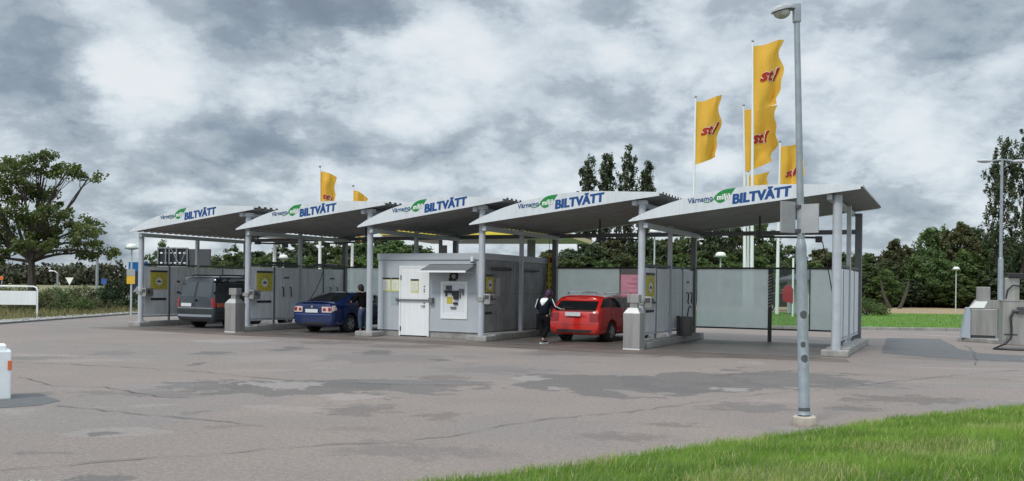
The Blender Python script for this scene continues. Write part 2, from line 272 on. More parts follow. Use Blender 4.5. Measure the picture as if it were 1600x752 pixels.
# ------------------------------------------------------------------ object helpers
def tag(o, label=None, cat=None, group=None, kind=None):
    if label: o['label'] = label
    if cat: o['category'] = cat
    if group: o['group'] = group
    if kind: o['kind'] = kind
    return o
def thing(name, label, cat, loc=(0, 0, 0), rz=0, group=None):
    o = bpy.data.objects.new(name, None); COL.objects.link(o); o.location = loc; o.rotation_euler = (0, 0, rz); o.empty_display_size = .2
    return tag(o, label, cat, group)
def link(name, me, m=None, parent=None, smooth=False):
    if m is not None and not me.materials: me.materials.append(m)
    if smooth:
        me.polygons.foreach_set('use_smooth', [True] * len(me.polygons))
    o = bpy.data.objects.new(name, me); COL.objects.link(o)
    if parent: o.parent = parent
    return o
def copy_tree(o, parent=None, **kw):
    c = o.copy(); COL.objects.link(c)
    if parent: c.parent = parent
    for ch in list(o.children): copy_tree(ch, c)
    return c
class MB:
    def __init__(s): s.v = []; s.f = []
    def add(s, v, f):
        k = len(s.v); s.v += [tuple(p) for p in v]; s.f += [tuple(i + k for i in q) for q in f]; return s
    def box(s, x0, x1, y0, y1, z0, z1, M=None):
        v = [Vector((x, y, z)) for z in (z0, z1) for y in (y0, y1) for x in (x0, x1)]
        if M is not None: v = [M @ p for p in v]
        return s.add(v, [(0, 2, 3, 1), (4, 5, 7, 6), (0, 1, 5, 4), (2, 6, 7, 3), (0, 4, 6, 2), (1, 3, 7, 5)])
    def cyl(s, p0, p1, r0, r1=None, n=14, cap=True):
        r1 = r0 if r1 is None else r1; p0 = Vector(p0); p1 = Vector(p1); a = (p1 - p0).normalized()
        x = a.orthogonal().normalized(); y = a.cross(x); v = []
        for p, r in ((p0, r0), (p1, r1)):
            for i in range(n):
                t = 2 * math.pi * i / n; v.append(p + x * (r * math.cos(t)) + y * (r * math.sin(t)))
        f = [(i, (i + 1) % n, n + (i + 1) % n, n + i) for i in range(n)]
        if cap: f += [tuple(range(n - 1, -1, -1)), tuple(range(n, 2 * n))]
        return s.add(v, f)
    def tube(s, pts, r, n=8):
        pts = [Vector(p) for p in pts]; rs = r if isinstance(r, (list, tuple)) else [r] * len(pts)
        v = []; px = None
        for i, p in enumerate(pts):
            a = (pts[min(i + 1, len(pts) - 1)] - pts[max(i - 1, 0)]).normalized()
            x = a.orthogonal().normalized() if px is None else (px - a * px.dot(a)).normalized()
            px = x; y = a.cross(x)
            for k in range(n):
                t = 2 * math.pi * k / n; v.append(p + x * (rs[i] * math.cos(t)) + y * (rs[i] * math.sin(t)))
        f = []
        for i in range(len(pts) - 1):
            for k in range(n): f.append((i * n + k, i * n + (k + 1) % n, (i + 1) * n + (k + 1) % n, (i + 1) * n + k))
        f += [tuple(range(n - 1, -1, -1)), tuple(range((len(pts) - 1) * n, len(pts) * n))]
        return s.add(v, f)
    def lathe(s, prof, c=(0, 0, 0), n=20, axis='Z', cap=True):
        v = []
        for r, h in prof:
            for k in range(n):
                t = 2 * math.pi * k / n
                if axis == 'Z': p = (c[0] + r * math.cos(t), c[1] + r * math.sin(t), c[2] + h)
                elif axis == 'X': p = (c[0] + h, c[1] + r * math.cos(t), c[2] + r * math.sin(t))
                else: p = (c[0] + r * math.cos(t), c[1] + h, c[2] + r * math.sin(t))
                v.append(p)
        f = [(i * n + k, i * n + (k + 1) % n, (i + 1) * n + (k + 1) % n, (i + 1) * n + k) for i in range(len(prof) - 1) for k in range(n)]
        if cap: f += [tuple(range(n)), tuple(range((len(prof) - 1) * n, len(prof) * n))]
        return s.add(v, f)
    def prism(s, poly, a, b, plane='XZ'):
        """extrude a 2D polygon; plane XZ extrudes along y, XY along z, YZ along x"""
        n = len(poly)
        def q(p, h): return {'XZ': (p[0], h, p[1]), 'XY': (p[0], p[1], h), 'YZ': (h, p[0], p[1])}[plane]
        v = [q(p, a) for p in poly] + [q(p, b) for p in poly]
        return s.add(v, [tuple(range(n - 1, -1, -1)), tuple(range(n, 2 * n))] + [(i, (i + 1) % n, n + (i + 1) % n, n + i) for i in range(n)])
    def ico(s, c, r, sub=1, sc=(1, 1, 1), jit=0):
        bm = bmesh.new(); bmesh.ops.create_icosphere(bm, subdivisions=sub, radius=1)
        vs = [Vector((c[0] + v.co.x * r * sc[0] * (1 + random.uniform(-jit, jit)), c[1] + v.co.y * r * sc[1] * (1 + random.uniform(-jit, jit)), c[2] + v.co.z * r * sc[2] * (1 + random.uniform(-jit, jit)))) for v in bm.verts]
        fs = [tuple(v.index for v in f.verts) for f in bm.faces]; bm.free(); return s.add(vs, fs)
    def build(s, name, m, parent=None, smooth=False, bevel=0, recalc=True, loc=None, rz=0):
        me = bpy.data.meshes.new(name); me.from_pydata([tuple(p) for p in s.v], [], s.f); me.update()
        if recalc or bevel:
            bm = bmesh.new(); bm.from_mesh(me); bmesh.ops.recalc_face_normals(bm, faces=bm.faces)
            if bevel:
                ed = [e for e in bm.edges if len(e.link_faces) == 2 and e.calc_face_angle(0) > .6]
                bmesh.ops.bevel(bm, geom=ed, offset=bevel, segments=2, affect='EDGES', profile=.6, clamp_overlap=True)
            bm.to_mesh(me); bm.free()
        o = link(name, me, m, parent, smooth)
        if smooth:
            try: me.set_sharp_from_angle(angle=R(38))
            except Exception: pass
        if loc is not None: o.location = loc; o.rotation_euler = (0, 0, rz)
        return o
def struct(o): o['kind'] = 'structure'; return o
def text2d(s, size, shear=0, off=0, space=1.0, xs=1.0, extrude=0):
    c = bpy.data.curves.new('t', 'FONT'); c.body = s; c.size = size; c.shear = shear; c.offset = off; c.space_character = space; c.resolution_u = 4; c.fill_mode = 'FRONT'
    o = bpy.data.objects.new('t', c); COL.objects.link(o); dg = bpy.context.evaluated_depsgraph_get(); dg.update()
    me = bpy.data.meshes.new_from_object(o.evaluated_get(dg)); vs = [(v.co.x * xs, v.co.y) for v in me.vertices]; fs = [tuple(p.vertices) for p in me.polygons]
    bpy.data.objects.remove(o); bpy.data.curves.remove(c); bpy.data.meshes.remove(me)
    return vs, fs
def fit(vs, x0, x1, h):
    """scale 2D text so that it spans x0..x1 with cap height h"""
    a = min(v[0] for v in vs); b = max(v[0] for v in vs); k = (x1 - x0) / (b - a)
    return [(x0 + (v[0] - a) * k, v[1] * h) for v in vs]
CAP = .70

# ------------------------------------------------------------------ the wash-bay frame
ANG = math.atan2(-.442, .897)
U = Vector((.897, -.442, 0)).normalized(); V = Vector((-U.y, U.x, 0)); ORG = Vector((-14.0, 34.1, 0))
def P(u, v, z=0): return ORG + U * u + V * v + Vector((0, 0, z))
CU = [0, 5.25, 10.43, 14.57, 19.66, 24.86]

# ------------------------------------------------------------------ setting
def sheet(name, pts, z, m):
    b = MB(); b.add([(p[0], p[1], z) for p in pts], [tuple(range(len(pts)))]); o = b.build(name, m, recalc=False)
    if o.data.polygons[0].normal.z < 0: o.data.flip_normals()
    return struct(o)
sheet('ground', [(-3000, -500), (3000, -500), (3000, 4000), (-3000, 4000)], -.012, M_FIELD)
sheet('forecourt', [(-19.2, -20), (90, -20), (90, 38.6), (1.5, 38.6), (1.5, 64), (-19.4, 64), (-19.3, 46)], 0, M_ASPH)
sheet('verge_ground', [(-75, 4), (-19.35, 4), (-19.45, 62), (-21, 74), (-75, 78)], -.004, M_VERGE)
sheet('lawn_ground', [(1.7, 38.85), (90, 38.85), (90, 66), (1.7, 66)], .03, M_LAWN)
sheet('stubble_field', [(-10, 67), (140, 67), (140, 150), (-10, 150)], -.004, mat('stubble', (.26, .19, .105), .95, var=.15, vscale=.3, world=True))
sheet('side_road', [(-110, 104), (-5, 116), (-5, 122), (-110, 110)], 0, mat('side_road_asphalt', (.20, .20, .20), .9))
sheet('gravel_strip', [(-22.2, 26), (-19.36, 26), (-19.46, 62), (-20.6, 62)], .004, M_GRAV)
kb = MB(); kb.add([], [])
for i in range(40):
    y0 = 12 + i * 1.25; x = -19.28 - .003 * (y0 - 12)
    kb.box(x - .07, x + .07, y0, y0 + 1.235, -.02, .07)
struct(kb.build('verge_kerb', mat('kerb_dark', (.13, .13, .13), .9, var=.3, vscale=5, world=True), bevel=.012))
kb = MB()
for i in range(88): kb.box(1.6 + i, 2.585 + i, 38.6, 38.78, -.02, .13)
struct(kb.build('lawn_kerb', M_CONC, bevel=.015))
# repairs, dark patches, worn spots and cracks in the asphalt, each a thin sheet where the photo shows it
def blobpoly(pts, jit=.06, sub=6):
    out = []
    n = len(pts)
    for i in range(n):
        a, b = pts[i], pts[(i + 1) % n]
        for k in range(sub):
            t = k / sub; p = Vector((a[0] + (b[0] - a[0]) * t, a[1] + (b[1] - a[1]) * t))
            out.append((p.x + random.uniform(-jit, jit), p.y + random.uniform(-jit, jit) * 1.5))
    return out
def patch(name, px, z, m, jit=.05):
    g = [gnd(*p) for p in px]
    me = bpy.data.meshes.new(name); poly = blobpoly([(q.x, q.y) for q in g], jit)
    bm = bmesh.new(); vs = [bm.verts.new((p[0], p[1], z)) for p in poly]; f = bm.faces.new(vs); bmesh.ops.triangulate(bm, faces=[f]); bmesh.ops.recalc_face_normals(bm, faces=bm.faces)
    if bm.faces[:][0].normal.z < 0: bmesh.ops.reverse_faces(bm, faces=bm.faces)
    bm.to_mesh(me); bm.free(); return struct(link(name, me, m))
patch('dark_patch', [(1385, 528), (1470, 530), (1496, 545), (1530, 552), (1600, 556), (1600, 566), (1480, 560), (1378, 552)], .004, M_DASPH, .03)  # darker repair in the asphalt on the right
patch('dark_patch', [(0, 617), (60, 615), (95, 627), (60, 634), (0, 638)], .004, M_DASPH, .01)  # dark patch on the ground beside the white barrier
def crack(px, w=.02, name='crack'):
    pts = []
    g = [gnd(*p) for p in px]
    for a, b in zip(g[:-1], g[1:]):
        n = max(2, int((b - a).length / .22))
        for i in range(n): pts.append(a.lerp(b, i / n) + Vector((random.gauss(0, .025), random.gauss(0, .04), 0)))
    mb = MB(); v = []
    for i, p in enumerate(pts):
        d = (pts[min(i + 1, len(pts) - 1)] - pts[max(0, i - 1)]); d.z = 0; d.normalize(); nn = Vector((-d.y, d.x, 0)); ww = w * .55 * random.uniform(.1, 1.5)
        v += [(p.x + nn.x * ww, p.y + nn.y * ww, .013), (p.x - nn.x * ww, p.y - nn.y * ww, .013)]
    mb.add(v, [(2 * i, 2 * i + 1, 2 * i + 3, 2 * i + 2) for i in range(len(pts) - 1)]); return struct(mb.build(name, M_CRACK))
crack([(0, 736), (180, 722), (300, 711), (520, 696), (700, 684), (800, 662), (1000, 642), (1180, 618), (1330, 604), (1480, 588), (1600, 578)], .016)
crack([(85, 635), (200, 647), (330, 658), (440, 668)], .018)
crack([(20, 566), (160, 572), (300, 580), (460, 596), (640, 601), (760, 604)], .022)
crack([(1110, 586), (1300, 583), (1420, 590), (1600, 594)], .02)
crack([(1508, 540), (1522, 550), (1525, 572)], .02)
crack([(30, 590), (90, 604), (160, 606), (260, 622), (340, 620)], .02)
crack([(100, 540), (170, 538), (240, 540)], .03)

# wash floors and their drain line
for i in (0, 1, 3, 4):
    a, b = CU[i] + .3, CU[i + 1] - .3
    sheet('wash_floor', [P(a, -.55)[:2], P(b, -.55)[:2], P(b, 6.2)[:2], P(a, 6.2)[:2]], .004, M_WET)
    sheet('drain_grate', [P(a, -.75)[:2], P(b, -.75)[:2], P(b, -.6)[:2], P(a, -.6)[:2]], .008, mat('grate', (.24, .235, .23), .5, metal=.3, var=.3, vscale=5))
sheet('damp_apron', [P(-.4, -2.0)[:2], P(8, -2.3)[:2], P(13, -2.0)[:2], P(19.5, -2.4)[:2], P(25.4, -1.9)[:2], P(25.2, -.78)[:2], P(-.3, -.78)[:2]], .003,
      mat('damp_asphalt', (.115, .088, .074), .6, var=.35, vscale=.8, bump=.4, bscale=80, world=True, stretch=(.6, 1, 1)))

# ------------------------------------------------------------------ canopies
def low(u, Wd, e): return 3.53 + .70 * (u + .28) / (Wd + e + .28)
def bulge(u, Wd, e):
    t = (u + .28) / (Wd + e + .28); t = min(1, max(0, t)); xs = [0, .06, .14, .25, .40, .55, .68, .80, .90, 1]; ys = [.04, .17, .30, .42, .50, .50, .42, .30, .20, .10]
    return float(np.interp(t, xs, ys))
def bul(u, Wd, e):
    s = .35; return sum(bulge(u + k * s, Wd, e) for k in (-1, 0, 1)) / 3 if .3 < u < Wd else bulge(u, Wd, e)
def fascia_poly(Wd, e, n=36):
    us = [-.28 + (Wd + e + .28) * i / n for i in range(n + 1)]
    return [(u, low(u, Wd, e)) for u in us] + [(u, low(u, Wd, e) + bul(u, Wd, e)) for u in reversed(us)]
def corr_sheet(name, Wd, e, zf, parent, v0=-.27, v1=5.75, m=M_SHEET):
    us = np.linspace(-.25, Wd + e + .04, 30); prof = []; v = v0; k = 0
    while v < v1:
        prof += [(v, 0), (v + .12, 0), (v + .16, .06), (v + .26, .06)]; v += .30
    vs = [(u, p[0], zf(u) + p[1]) for u in us for p in prof]; n = len(prof)
    mb = MB(); mb.add(vs, [(i * n + k, i * n + k + 1, (i + 1) * n + k + 1, (i + 1) * n + k) for i in range(len(us) - 1) for k in range(n - 1)])
    return mb.build(name, m, parent)
def lettering(parent, t0, Wd, e, yv):
    def put(name, vs, fs, m, lift, yy):
        mb = MB(); n = len(vs)
        v = [(x, yy, low(x, Wd, e) + z + lift) for x, z in vs] 
        mb.add(v, fs); o = mb.build(name, m, parent); return o
    vs, fs = text2d('Värnamo', 1, 0.05, .030, 1.06); vs = fit(vs, t0 - .02, t0 + .66, .19); put('lettering', vs, fs, M_NAVY, .26, yv)
    vs, fs = text2d('BILTVÄTT', 1, .06, .034, 1.04); vs = fit(vs, t0 + 1.19, t0 + 2.69, .355)
    mb = MB()
    for sx, ys_ in ((0, 0), (-.011, .0015), (.011, .003)): mb.add([(x + sx, yv + ys_, low(x, Wd, e) + z + .085) for x, z in vs], fs)
    mb.build('lettering', M_BLUE, parent)
    # leaf emblem: outline with a pointed tip to the upper right and a stalk to the left
    lf = []
    for k in range(25):
        t = k / 24; x = t * .62; lf.append((x, .15 * math.sin(math.pi * min(1, t ** .75)) + .20 * t * t))
    for k in range(24, -1, -1):
        t = k / 24; x = t * .62; lf.append((x - .02 * math.sin(math.pi * t), -.19 * math.sin(math.pi * t ** .8) + .20 * t * t))
    lf = [(t0 + .69 + x * .93, z * .95) for x, z in lf]
    mb = MB(); n = 25
    v = [(x, yv, low(x, Wd, e) + z + .31) for x, z in lf]; mb.add(v, [(i, i + 1, 2 * n - 2 - i, 2 * n - 1 - i) for i in range(n - 1)]); leaf = mb.build('leaf_emblem', M_GREEN, parent)
    mb = MB(); st = [(t0 + .42, .235), (t0 + .52, .22), (t0 + .62, .235), (t0 + .70, .29)]
    mb.tube([(x, yv, low(x, Wd, e) + z) for x, z in st], [.006, .010, .011, .010], 6); mb.build('leaf_stalk', M_GREEN, parent)
    vs, fs = text2d('miljö', 1, .1, .030, 1.08); vs = fit(vs, t0 + .77, t0 + 1.13, .20); put('lettering', vs, fs, M_LWHITE, .245, yv - .005)
bays = [('over the dark grey van, farthest from the pay hut', 0.5, 1.35), ('over the blue hatchback', .76, 1.35), ('over the grey equipment building', .84, 1.08), ('over the red estate car', .58, 1.38), ('over the empty glass backed bay', .58, 1.41)]
CANOPY_LABEL = ['white arched wash canopy over the dark grey van', 'white arched wash canopy over the blue car', 'white arched wash canopy over the grey equipment building', 'white arched wash canopy over the red estate car', 'white arched wash canopy over the empty wash bay']
for i in range(5):
    Wd = CU[i + 1] - CU[i]; e, t0 = bays[i][1], bays[i][2]
    th = thing('wash_canopy', CANOPY_LABEL[i], 'canopy', P(CU[i], 0), ANG, 'arched canopies over the wash bays')
    fa = MB(); fa.prism(fascia_poly(Wd, e), -.33, -.28); fo = fa.build('fascia', M_FASC, th)
    lettering(fo, t0, Wd, e, -.336)
    bb = MB(); bb.prism(fascia_poly(Wd, e), 5.76, 5.80); bb.build('rear_fascia', M_FASC, th)
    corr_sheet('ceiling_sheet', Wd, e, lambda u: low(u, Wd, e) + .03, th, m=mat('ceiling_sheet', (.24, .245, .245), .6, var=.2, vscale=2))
    corr_sheet('roof_sheet', Wd, e, lambda u: low(u, Wd, e) + max(.10, bul(u, Wd, e)) - .04, th)
    top = 3.47 if i == 0 else 4.12
    c = MB(); c.cyl((0, 0, .16), (0, 0, top), .10, n=20); c.build('column', M_STEEL, th, smooth=True)
    for vv, w, m in ((2.8, .06, M_STEEL), (5.6, .085, M_STEELD)):
        c = MB(); c.box(-w, w, vv - w, vv + w, .15, top - .05); c.build('post', m, th, bevel=.008)
    c = MB(); c.box(.105, .225, -.2, 5.7, 3.36, 3.50); c.build('eave_beam', M_STEEL, th, bevel=.006)
    zt = low(Wd - .2, Wd, e)
    c = MB(); c.box(Wd - .24, Wd - .11, -.2, 5.7, zt - .14, zt - .005); c.build('ridge_beam', M_STEEL, th, bevel=.006)
    c = MB(); c.box(.09, Wd - .09, 5.54, 5.66, 3.44, 3.58); c.build('rear_beam', M_STEELD, th)
    c = MB(); zz = top - .02
    if i: c.box(-.13, .13, -.13, .13, top - .1, top + .02); c.build('column_cap', M_STEEL, th)
    if i == 4:
        c = MB(); c.cyl((Wd, 0, .16), (Wd, 0, 4.12), .115, n=20); c.build('column', M_STEEL, th, smooth=True)
        for vv, w, m in ((2.8, .06, M_STEEL), (5.6, .10, M_STEELD)):
            c = MB(); c.box(Wd - w, Wd + w, vv - w, vv + w, .15, 4.08); c.build('post', m, th, bevel=.008)
    # overhead lance boom with hose, part of the bay's canopy
    if i != 2:
        c = MB(); c.cyl((Wd * .5, 3.4, 3.30), (Wd * .5, 3.4, 3.98), .035); c.box(Wd * .5 - .09, Wd * .5 + .09, 3.31, 3.49, 3.22, 3.34); c.build('boom_mount', M_DARK, th)
        c = MB(); ex = Wd * .5 + (1.75 if i == 4 else -1.7 if i in (1,) else 1.5)
        c.tube([(Wd * .5, 3.4, 3.27), (ex, 3.3, 3.22)], .03, 8); c.box(ex - .12, ex + .06, 3.22, 3.38, 3.08, 3.26); c.build('lance_boom', M_DARK, th)

# ------------------------------------------------------------------ partition walls and plinths
def hooks(th, v, z):
    for dv in (0, .42):
        c = MB(); c.tube([(.05, v + dv, z + .2), (.12, v + dv, z + .17), (.12, v + dv, z + .02), (.09, v + dv + .05, z - .08), (.12, v + dv, z - .16)], .022, 6); c.build('hook', M_BLACK, th)
def partition(k, label):
    th = thing('partition_wall', label, 'wall', P(CU[k], 0), ANG, 'partition walls between the wash bays')
    c = MB(); c.box(-.27, .30, .16, 5.9, 0, .20); c.build('plinth', M_CONC, th, bevel=.025)
    c = MB(); c.box(-.33, .33, -.33, .155, 0, .17); c.build('column_footing', M_CONC, th, bevel=.03)
    segs = [(.14, 1.33), (1.39, 2.72), (2.88, 4.17), (4.23, 5.50)]
    m = M_PANEL
    for a, b in segs:
        c = MB(); c.box(-.02, .02, a + .02, b - .02, .42, 2.26); c.build('panel', m, th)
    for v in (1.36, 4.20):
        c = MB(); c.box(-.03, .03, v - .03, v + .03, .2, 2.30); c.build('wall_post', M_STEELD, th)
    c = MB(); c.box(-.035, .035, .12, 5.5, 2.305, 2.37); c.build('top_rail', M_RAIL, th)
    for a, b in ((.11, 2.73), (2.87, 5.5)):
        c = MB(); c.box(-.03, .03, a, b, .34, .405); c.build('bottom_rail', M_STEEL, th)
    return th
PL = {0: 'pale panelled partition wall on the left of the dark van', 1: 'pale panelled partition wall between the van and the blue car', 4: 'pale panelled partition wall between the red car and the empty bay', 5: 'pale panelled outer wall right of the empty wash bay'}
for k in (0, 1, 4, 5):
    th = partition(k, PL[k])
    if k in (1, 4):
        if k == 1: hooks(th, 1.75, 1.35)
        hooks(th, 4.55, 1.35)
        for v in ((2.0, 4.75) if k == 1 else (4.8,)):
            c = MB(); c.box(.022, .035, v - .15, v + .15, 1.86, 1.92); c.build('label_plate', M_DARK, th)
    if k in (1,):
        for a in (.9, 3.5):
            c = MB(); c.tube([(.08, a, 2.42), (.08, a + 1.5, 2.42)], .045, 8); c.build('tube_light', M_DARK, th)
# small footing under the column left of the building, and the kerb along the building's side
c = MB(); c.box(-.34, .34, -.33, .33, 0, .17); tag(c.build('column_footing', M_CONC, bevel=.04, loc=P(CU[2], 0), rz=ANG), 'square concrete footing left of the equipment building door', 'footing')
c = MB(); c.box(-.30, .30, .35, 5.9, 0, .20); c.box(-.36, .36, -.35, .345, 0, .17); tag(c.build('plinth_kerb', M_CONC, bevel=.03, loc=P(CU[3], 0), rz=ANG), 'concrete plinth kerb along the equipment building side wall', 'kerb')

# ------------------------------------------------------------------ yellow instruction boards, control boxes
def program_sign(k, label, v0=.42, du=.026, w=.82, z0=1.40, z1=2.12, w0=.0):
    th = thing('program_sign', label, 'sign', P(CU[k] + w0, v0), ANG, 'yellow programme boards on the bay walls')
    c = MB(); c.box(du, du + .012, 0, w, z0, z1 - .075); c.build('board', M_YEL, th)
    c = MB(); c.box(du, du + .016, -.005, w + .005, z1 - .07, z1); c.build('header', M_BLACK, th)
    c = MB(); c.lathe([(.15, 0), (.15, .004)], (du + .013, w / 2, (z0 + z1) / 2 - .06), 20, 'X'); d = c.build('dial', mat('dial_white', (.62, .63, .60), .5), th)
    c = MB(); zc = (z0 + z1) / 2 - .06
    c.prism([(w / 2 - .1, zc - .04), (w / 2 + .1, zc - .04), (w / 2 + .1, zc + .0), (w / 2 + .05, zc + .01), (w / 2 + .03, zc + .05), (w / 2 - .05, zc + .05), (w / 2 - .08, zc + .0), (w / 2 - .1, zc)], du + .018, du + .022, 'YZ'); c.build('car_symbol', M_DARK, th)
    c = MB()
    for a in range(10):
        t = a / 10 * 2 * math.pi; yy = w / 2 + .27 * math.cos(t); z = zc + .23 * math.sin(t); c.box(du + .013, du + .016, yy - .04, yy + .04, z - .022, z + .022)
    c.build('programme_marks', M_YELD, th)
    c = MB(); c.box(du, du + .012, .02, w - .05, z0 - .42, z0 - .34); c.build('lower_strip', M_BLACK, th)
    return th
program_sign(0, 'yellow programme board on the wall left of the dark van')
program_sign(1, 'yellow programme board on the wall left of the blue car')
program_sign(3, 'yellow programme board on the building side wall beside the pay box', v0=.85, w=.5, z0=1.5, z1=2.05, w0=-.32)
program_sign(4, 'yellow programme board on the wall left of the empty bay', v0=.35, w=.8)
def control_box(k, label):
    th = thing('control_box', label, 'control box', P(CU[k], 0), ANG, 'grey control boxes on the front columns')
    c = MB(); c.box(.10, .32, -.06, .30, 1.12, 1.44); c.build('housing', M_STAIN, th, bevel=.015)
    c = MB(); c.box(.14, .28, -.075, -.061, 1.28, 1.40); c.build('display', M_DARK, th)
    c = MB(); c.box(.321, .335, .02, .14, 1.24, 1.38); c.lathe([(.035, 0), (.03, .03)], (.322, .22, 1.28), 12, 'X'); c.build('coin_slot', M_DARK, th)
    c = MB(); c.box(-.12, .12, -.125, -.105, 1.22, 1.34); c.box(-.125, .10, .105, .125, 1.22, 1.34); c.build('strap', M_STAIN, th)
control_box(0, 'grey control box on the leftmost wash bay column')
control_box(1, 'grey control box on the column behind the left bin')
control_box(3, 'grey control box on the column at the building corner')
control_box(4, 'grey control box on the column behind the right bin')

# ------------------------------------------------------------------ rear screens
def screen(k, u0, u1, label, panes, z0=.42, z1=2.34, clear=(), v=5.62, skip=()):
    th = thing('rear_screen', label, 'glass screen', P(k, v), ANG, 'glass screens closing the rear of the wash bays')
    c = MB(); c.box(u0, u1, -.03, .03, z1, z1 + .06); c.box(u0, u1, -.025, .025, z0 - .05, z0); c.build('frame_rail', M_RAIL, th)
    xs = [u0] + panes + [u1]
    for i in range(len(xs) - 1):
        if i in skip: continue
        c = MB(); c.box(xs[i] + .02, xs[i + 1] - .02, -.006, .006, z0 + .004, z1 - .004); c.build('pane', M_CLEAR if i in clear else M_FROST, th)
    for x in panes[0:]:
        c = MB(); c.box(x - .015, x + .015, -.02, .02, z0, z1); c.build('mullion', M_RAIL, th)
    return th
th = screen(CU[4], .1, 5.10, 'wide frosted glass screen behind the empty wash bay', [2.53, 3.76], clear=(1,))
c = MB(); c.box(2.47, 2.59, -.075, -.03, 0.0, 2.36); c.build('support_post', M_RAIL, th)
c = MB()
for i in range(11): c.prism([(2.475, 1.1 + i * .1), (2.585, 1.15 + i * .1), (2.585, 1.19 + i * .1), (2.475, 1.14 + i * .1)], -.082, -.077)
c.build('warning_stripes', mat('stripe_pale', (.45, .44, .40), .5), th)
th = screen(CU[3], .1, 4.98, 'frosted glass screen with pink poster behind the red car', [2.48, 3.66], skip=(1,))
c = MB(); c.box(2.50, 3.64, -.006, .006, .424, 1.20); c.build('pane', M_FROST, th)
screen(CU[1], .1, 5.0, 'frosted glass screen behind the blue car', [2.6])
t = thing('pink_poster', 'pink advertising poster on the glass behind the red car', 'poster', P(CU[3], 5.62), ANG)
c = MB(); c.box(2.50, 3.64, -.012, -.002, 1.21, 2.14); c.build('sheet', M_PINK, t)
c = MB()
for z, a, b in ((1.98, 2.95, 3.5), (1.94, 2.9, 3.52), (1.82, 2.8, 3.5), (1.78, 2.86, 3.45), (1.66, 2.75, 3.4), (1.50, 2.7, 3.5)): c.box(a, b, -.0165, -.0125, z, z + .028)
c.build('faded_print', mat('poster_ink', (.96, .80, .83), .6, trans=.8), t)
c = MB(); c.box(2.50, 3.64, -.012, -.002, 2.15, 2.335); c.build('poster_header', mat('poster_grey', (.55, .52, .53), .5), t)

# ------------------------------------------------------------------ equipment building
bu = thing('equipment_building', 'blue grey flat roofed equipment building with white door', 'building', P(0, 0), ANG)
B0, B1, BV0, BV1 = 10.30, 14.25, .70, 5.6
c = MB(); c.box(B0, B1, BV0, BV0 + .06, .22, 2.50); c.build('front_wall', M_CLAD, bu)
c = MB(); c.box(B1 - .06, B1, BV0 + .062, BV1, .22, 2.50); c.build('side_wall', M_PANELD, bu)
c = MB(); c.box(B0, B0 + .06, BV0 + .062, BV1, .22, 2.50); c.box(B0 + .062, B1 - .062, BV1 - .06, BV1, .22, 2.50); c.build('rear_wall', M_CLAD, bu)
c = MB(); c.box(B0 + .03, B1 - .03, BV0 + .03, BV1 - .03, 0, .215); c.build('base', M_CONC, bu)
c = MB(); c.box(B0 - .04, B1 + .04, BV0 - .04, BV1 + .04, 2.505, 2.72); c.build('roof', M_CLAD, bu, bevel=.015)
c = MB(); c.box(B0 - .012, B0 + .20, BV0 - .012, BV0 - .001, .20, 2.50); c.box(B0 + .20, B1 + .012, BV0 - .010, BV0 - .001, .20, .235); c.build('corner_trim', M_CLAD, bu)
c = MB(); c.box(12.35, B1, BV0 - .003, BV0 - .0005, 1.44, 1.447); c.box(B0 + .2, 11.14, BV0 - .003, BV0 - .0005, 1.44, 1.447); c.build('panel_joint', mat('joint_grey', (.22, .25, .28), .6), bu)
c = MB(); c.box(B1 + .0005, B1 + .003, BV0 + .06, BV1, 1.42, 1.43); c.box(B1 + .0005, B1 + .003, 3.1, 3.115, .22, 2.5); c.build('panel_joint', M_DARK, bu)
dr = MB(); dr.box(11.21, 12.24, BV0 - .045, BV0 - .012, .04, 2.24); dr = dr.build('door', M_WHITE, bu, bevel=.006)
c = MB(); c.box(11.15, 11.205, BV0 - .055, BV0 - .001, .02, 2.30); c.box(12.245, 12.30, BV0 - .055, BV0 - .001, .02, 2.30); c.box(11.205, 12.245, BV0 - .055, BV0 - .001, 2.245, 2.30); c.build('door_frame', M_WHITE, bu)
c = MB(); c.box(11.20, 11.23, BV0 - .07, BV0 - .05, 1.85, 2.0); c.box(11.20, 11.23, BV0 - .07, BV0 - .05, .18, .33); c.build('hinge', M_DARK, dr)
c = MB(); c.box(12.10, 12.14, BV0 - .09, BV0 - .045, .99, 1.03); c.box(12.0, 12.14, BV0 - .10, BV0 - .085, 1.0, 1.02); c.lathe([(.022, 0), (.02, -.02)], (12.12, BV0 - .046, 1.10), 10, 'Y'); c.build('handle', M_DARK, dr)
c = MB()
for z in (1.45, 1.52, 1.62): c.box(12.09, 12.14, BV0 - .049, BV0 - .046, z, z + .045)
c.build('door_marks', M_DARK, dr)
c = MB(); c.tube([(11.08, BV0 - .10, 1.20), (12.38, BV0 - .10, 1.20)], .025, 8); c.box(11.05, 11.10, BV0 - .12, BV0 - .0, 1.15, 1.25); c.box(12.33, 12.47, BV0 - .15, BV0 - .0, 1.12, 1.28); c.build('locking_bar', M_STEELD, dr)
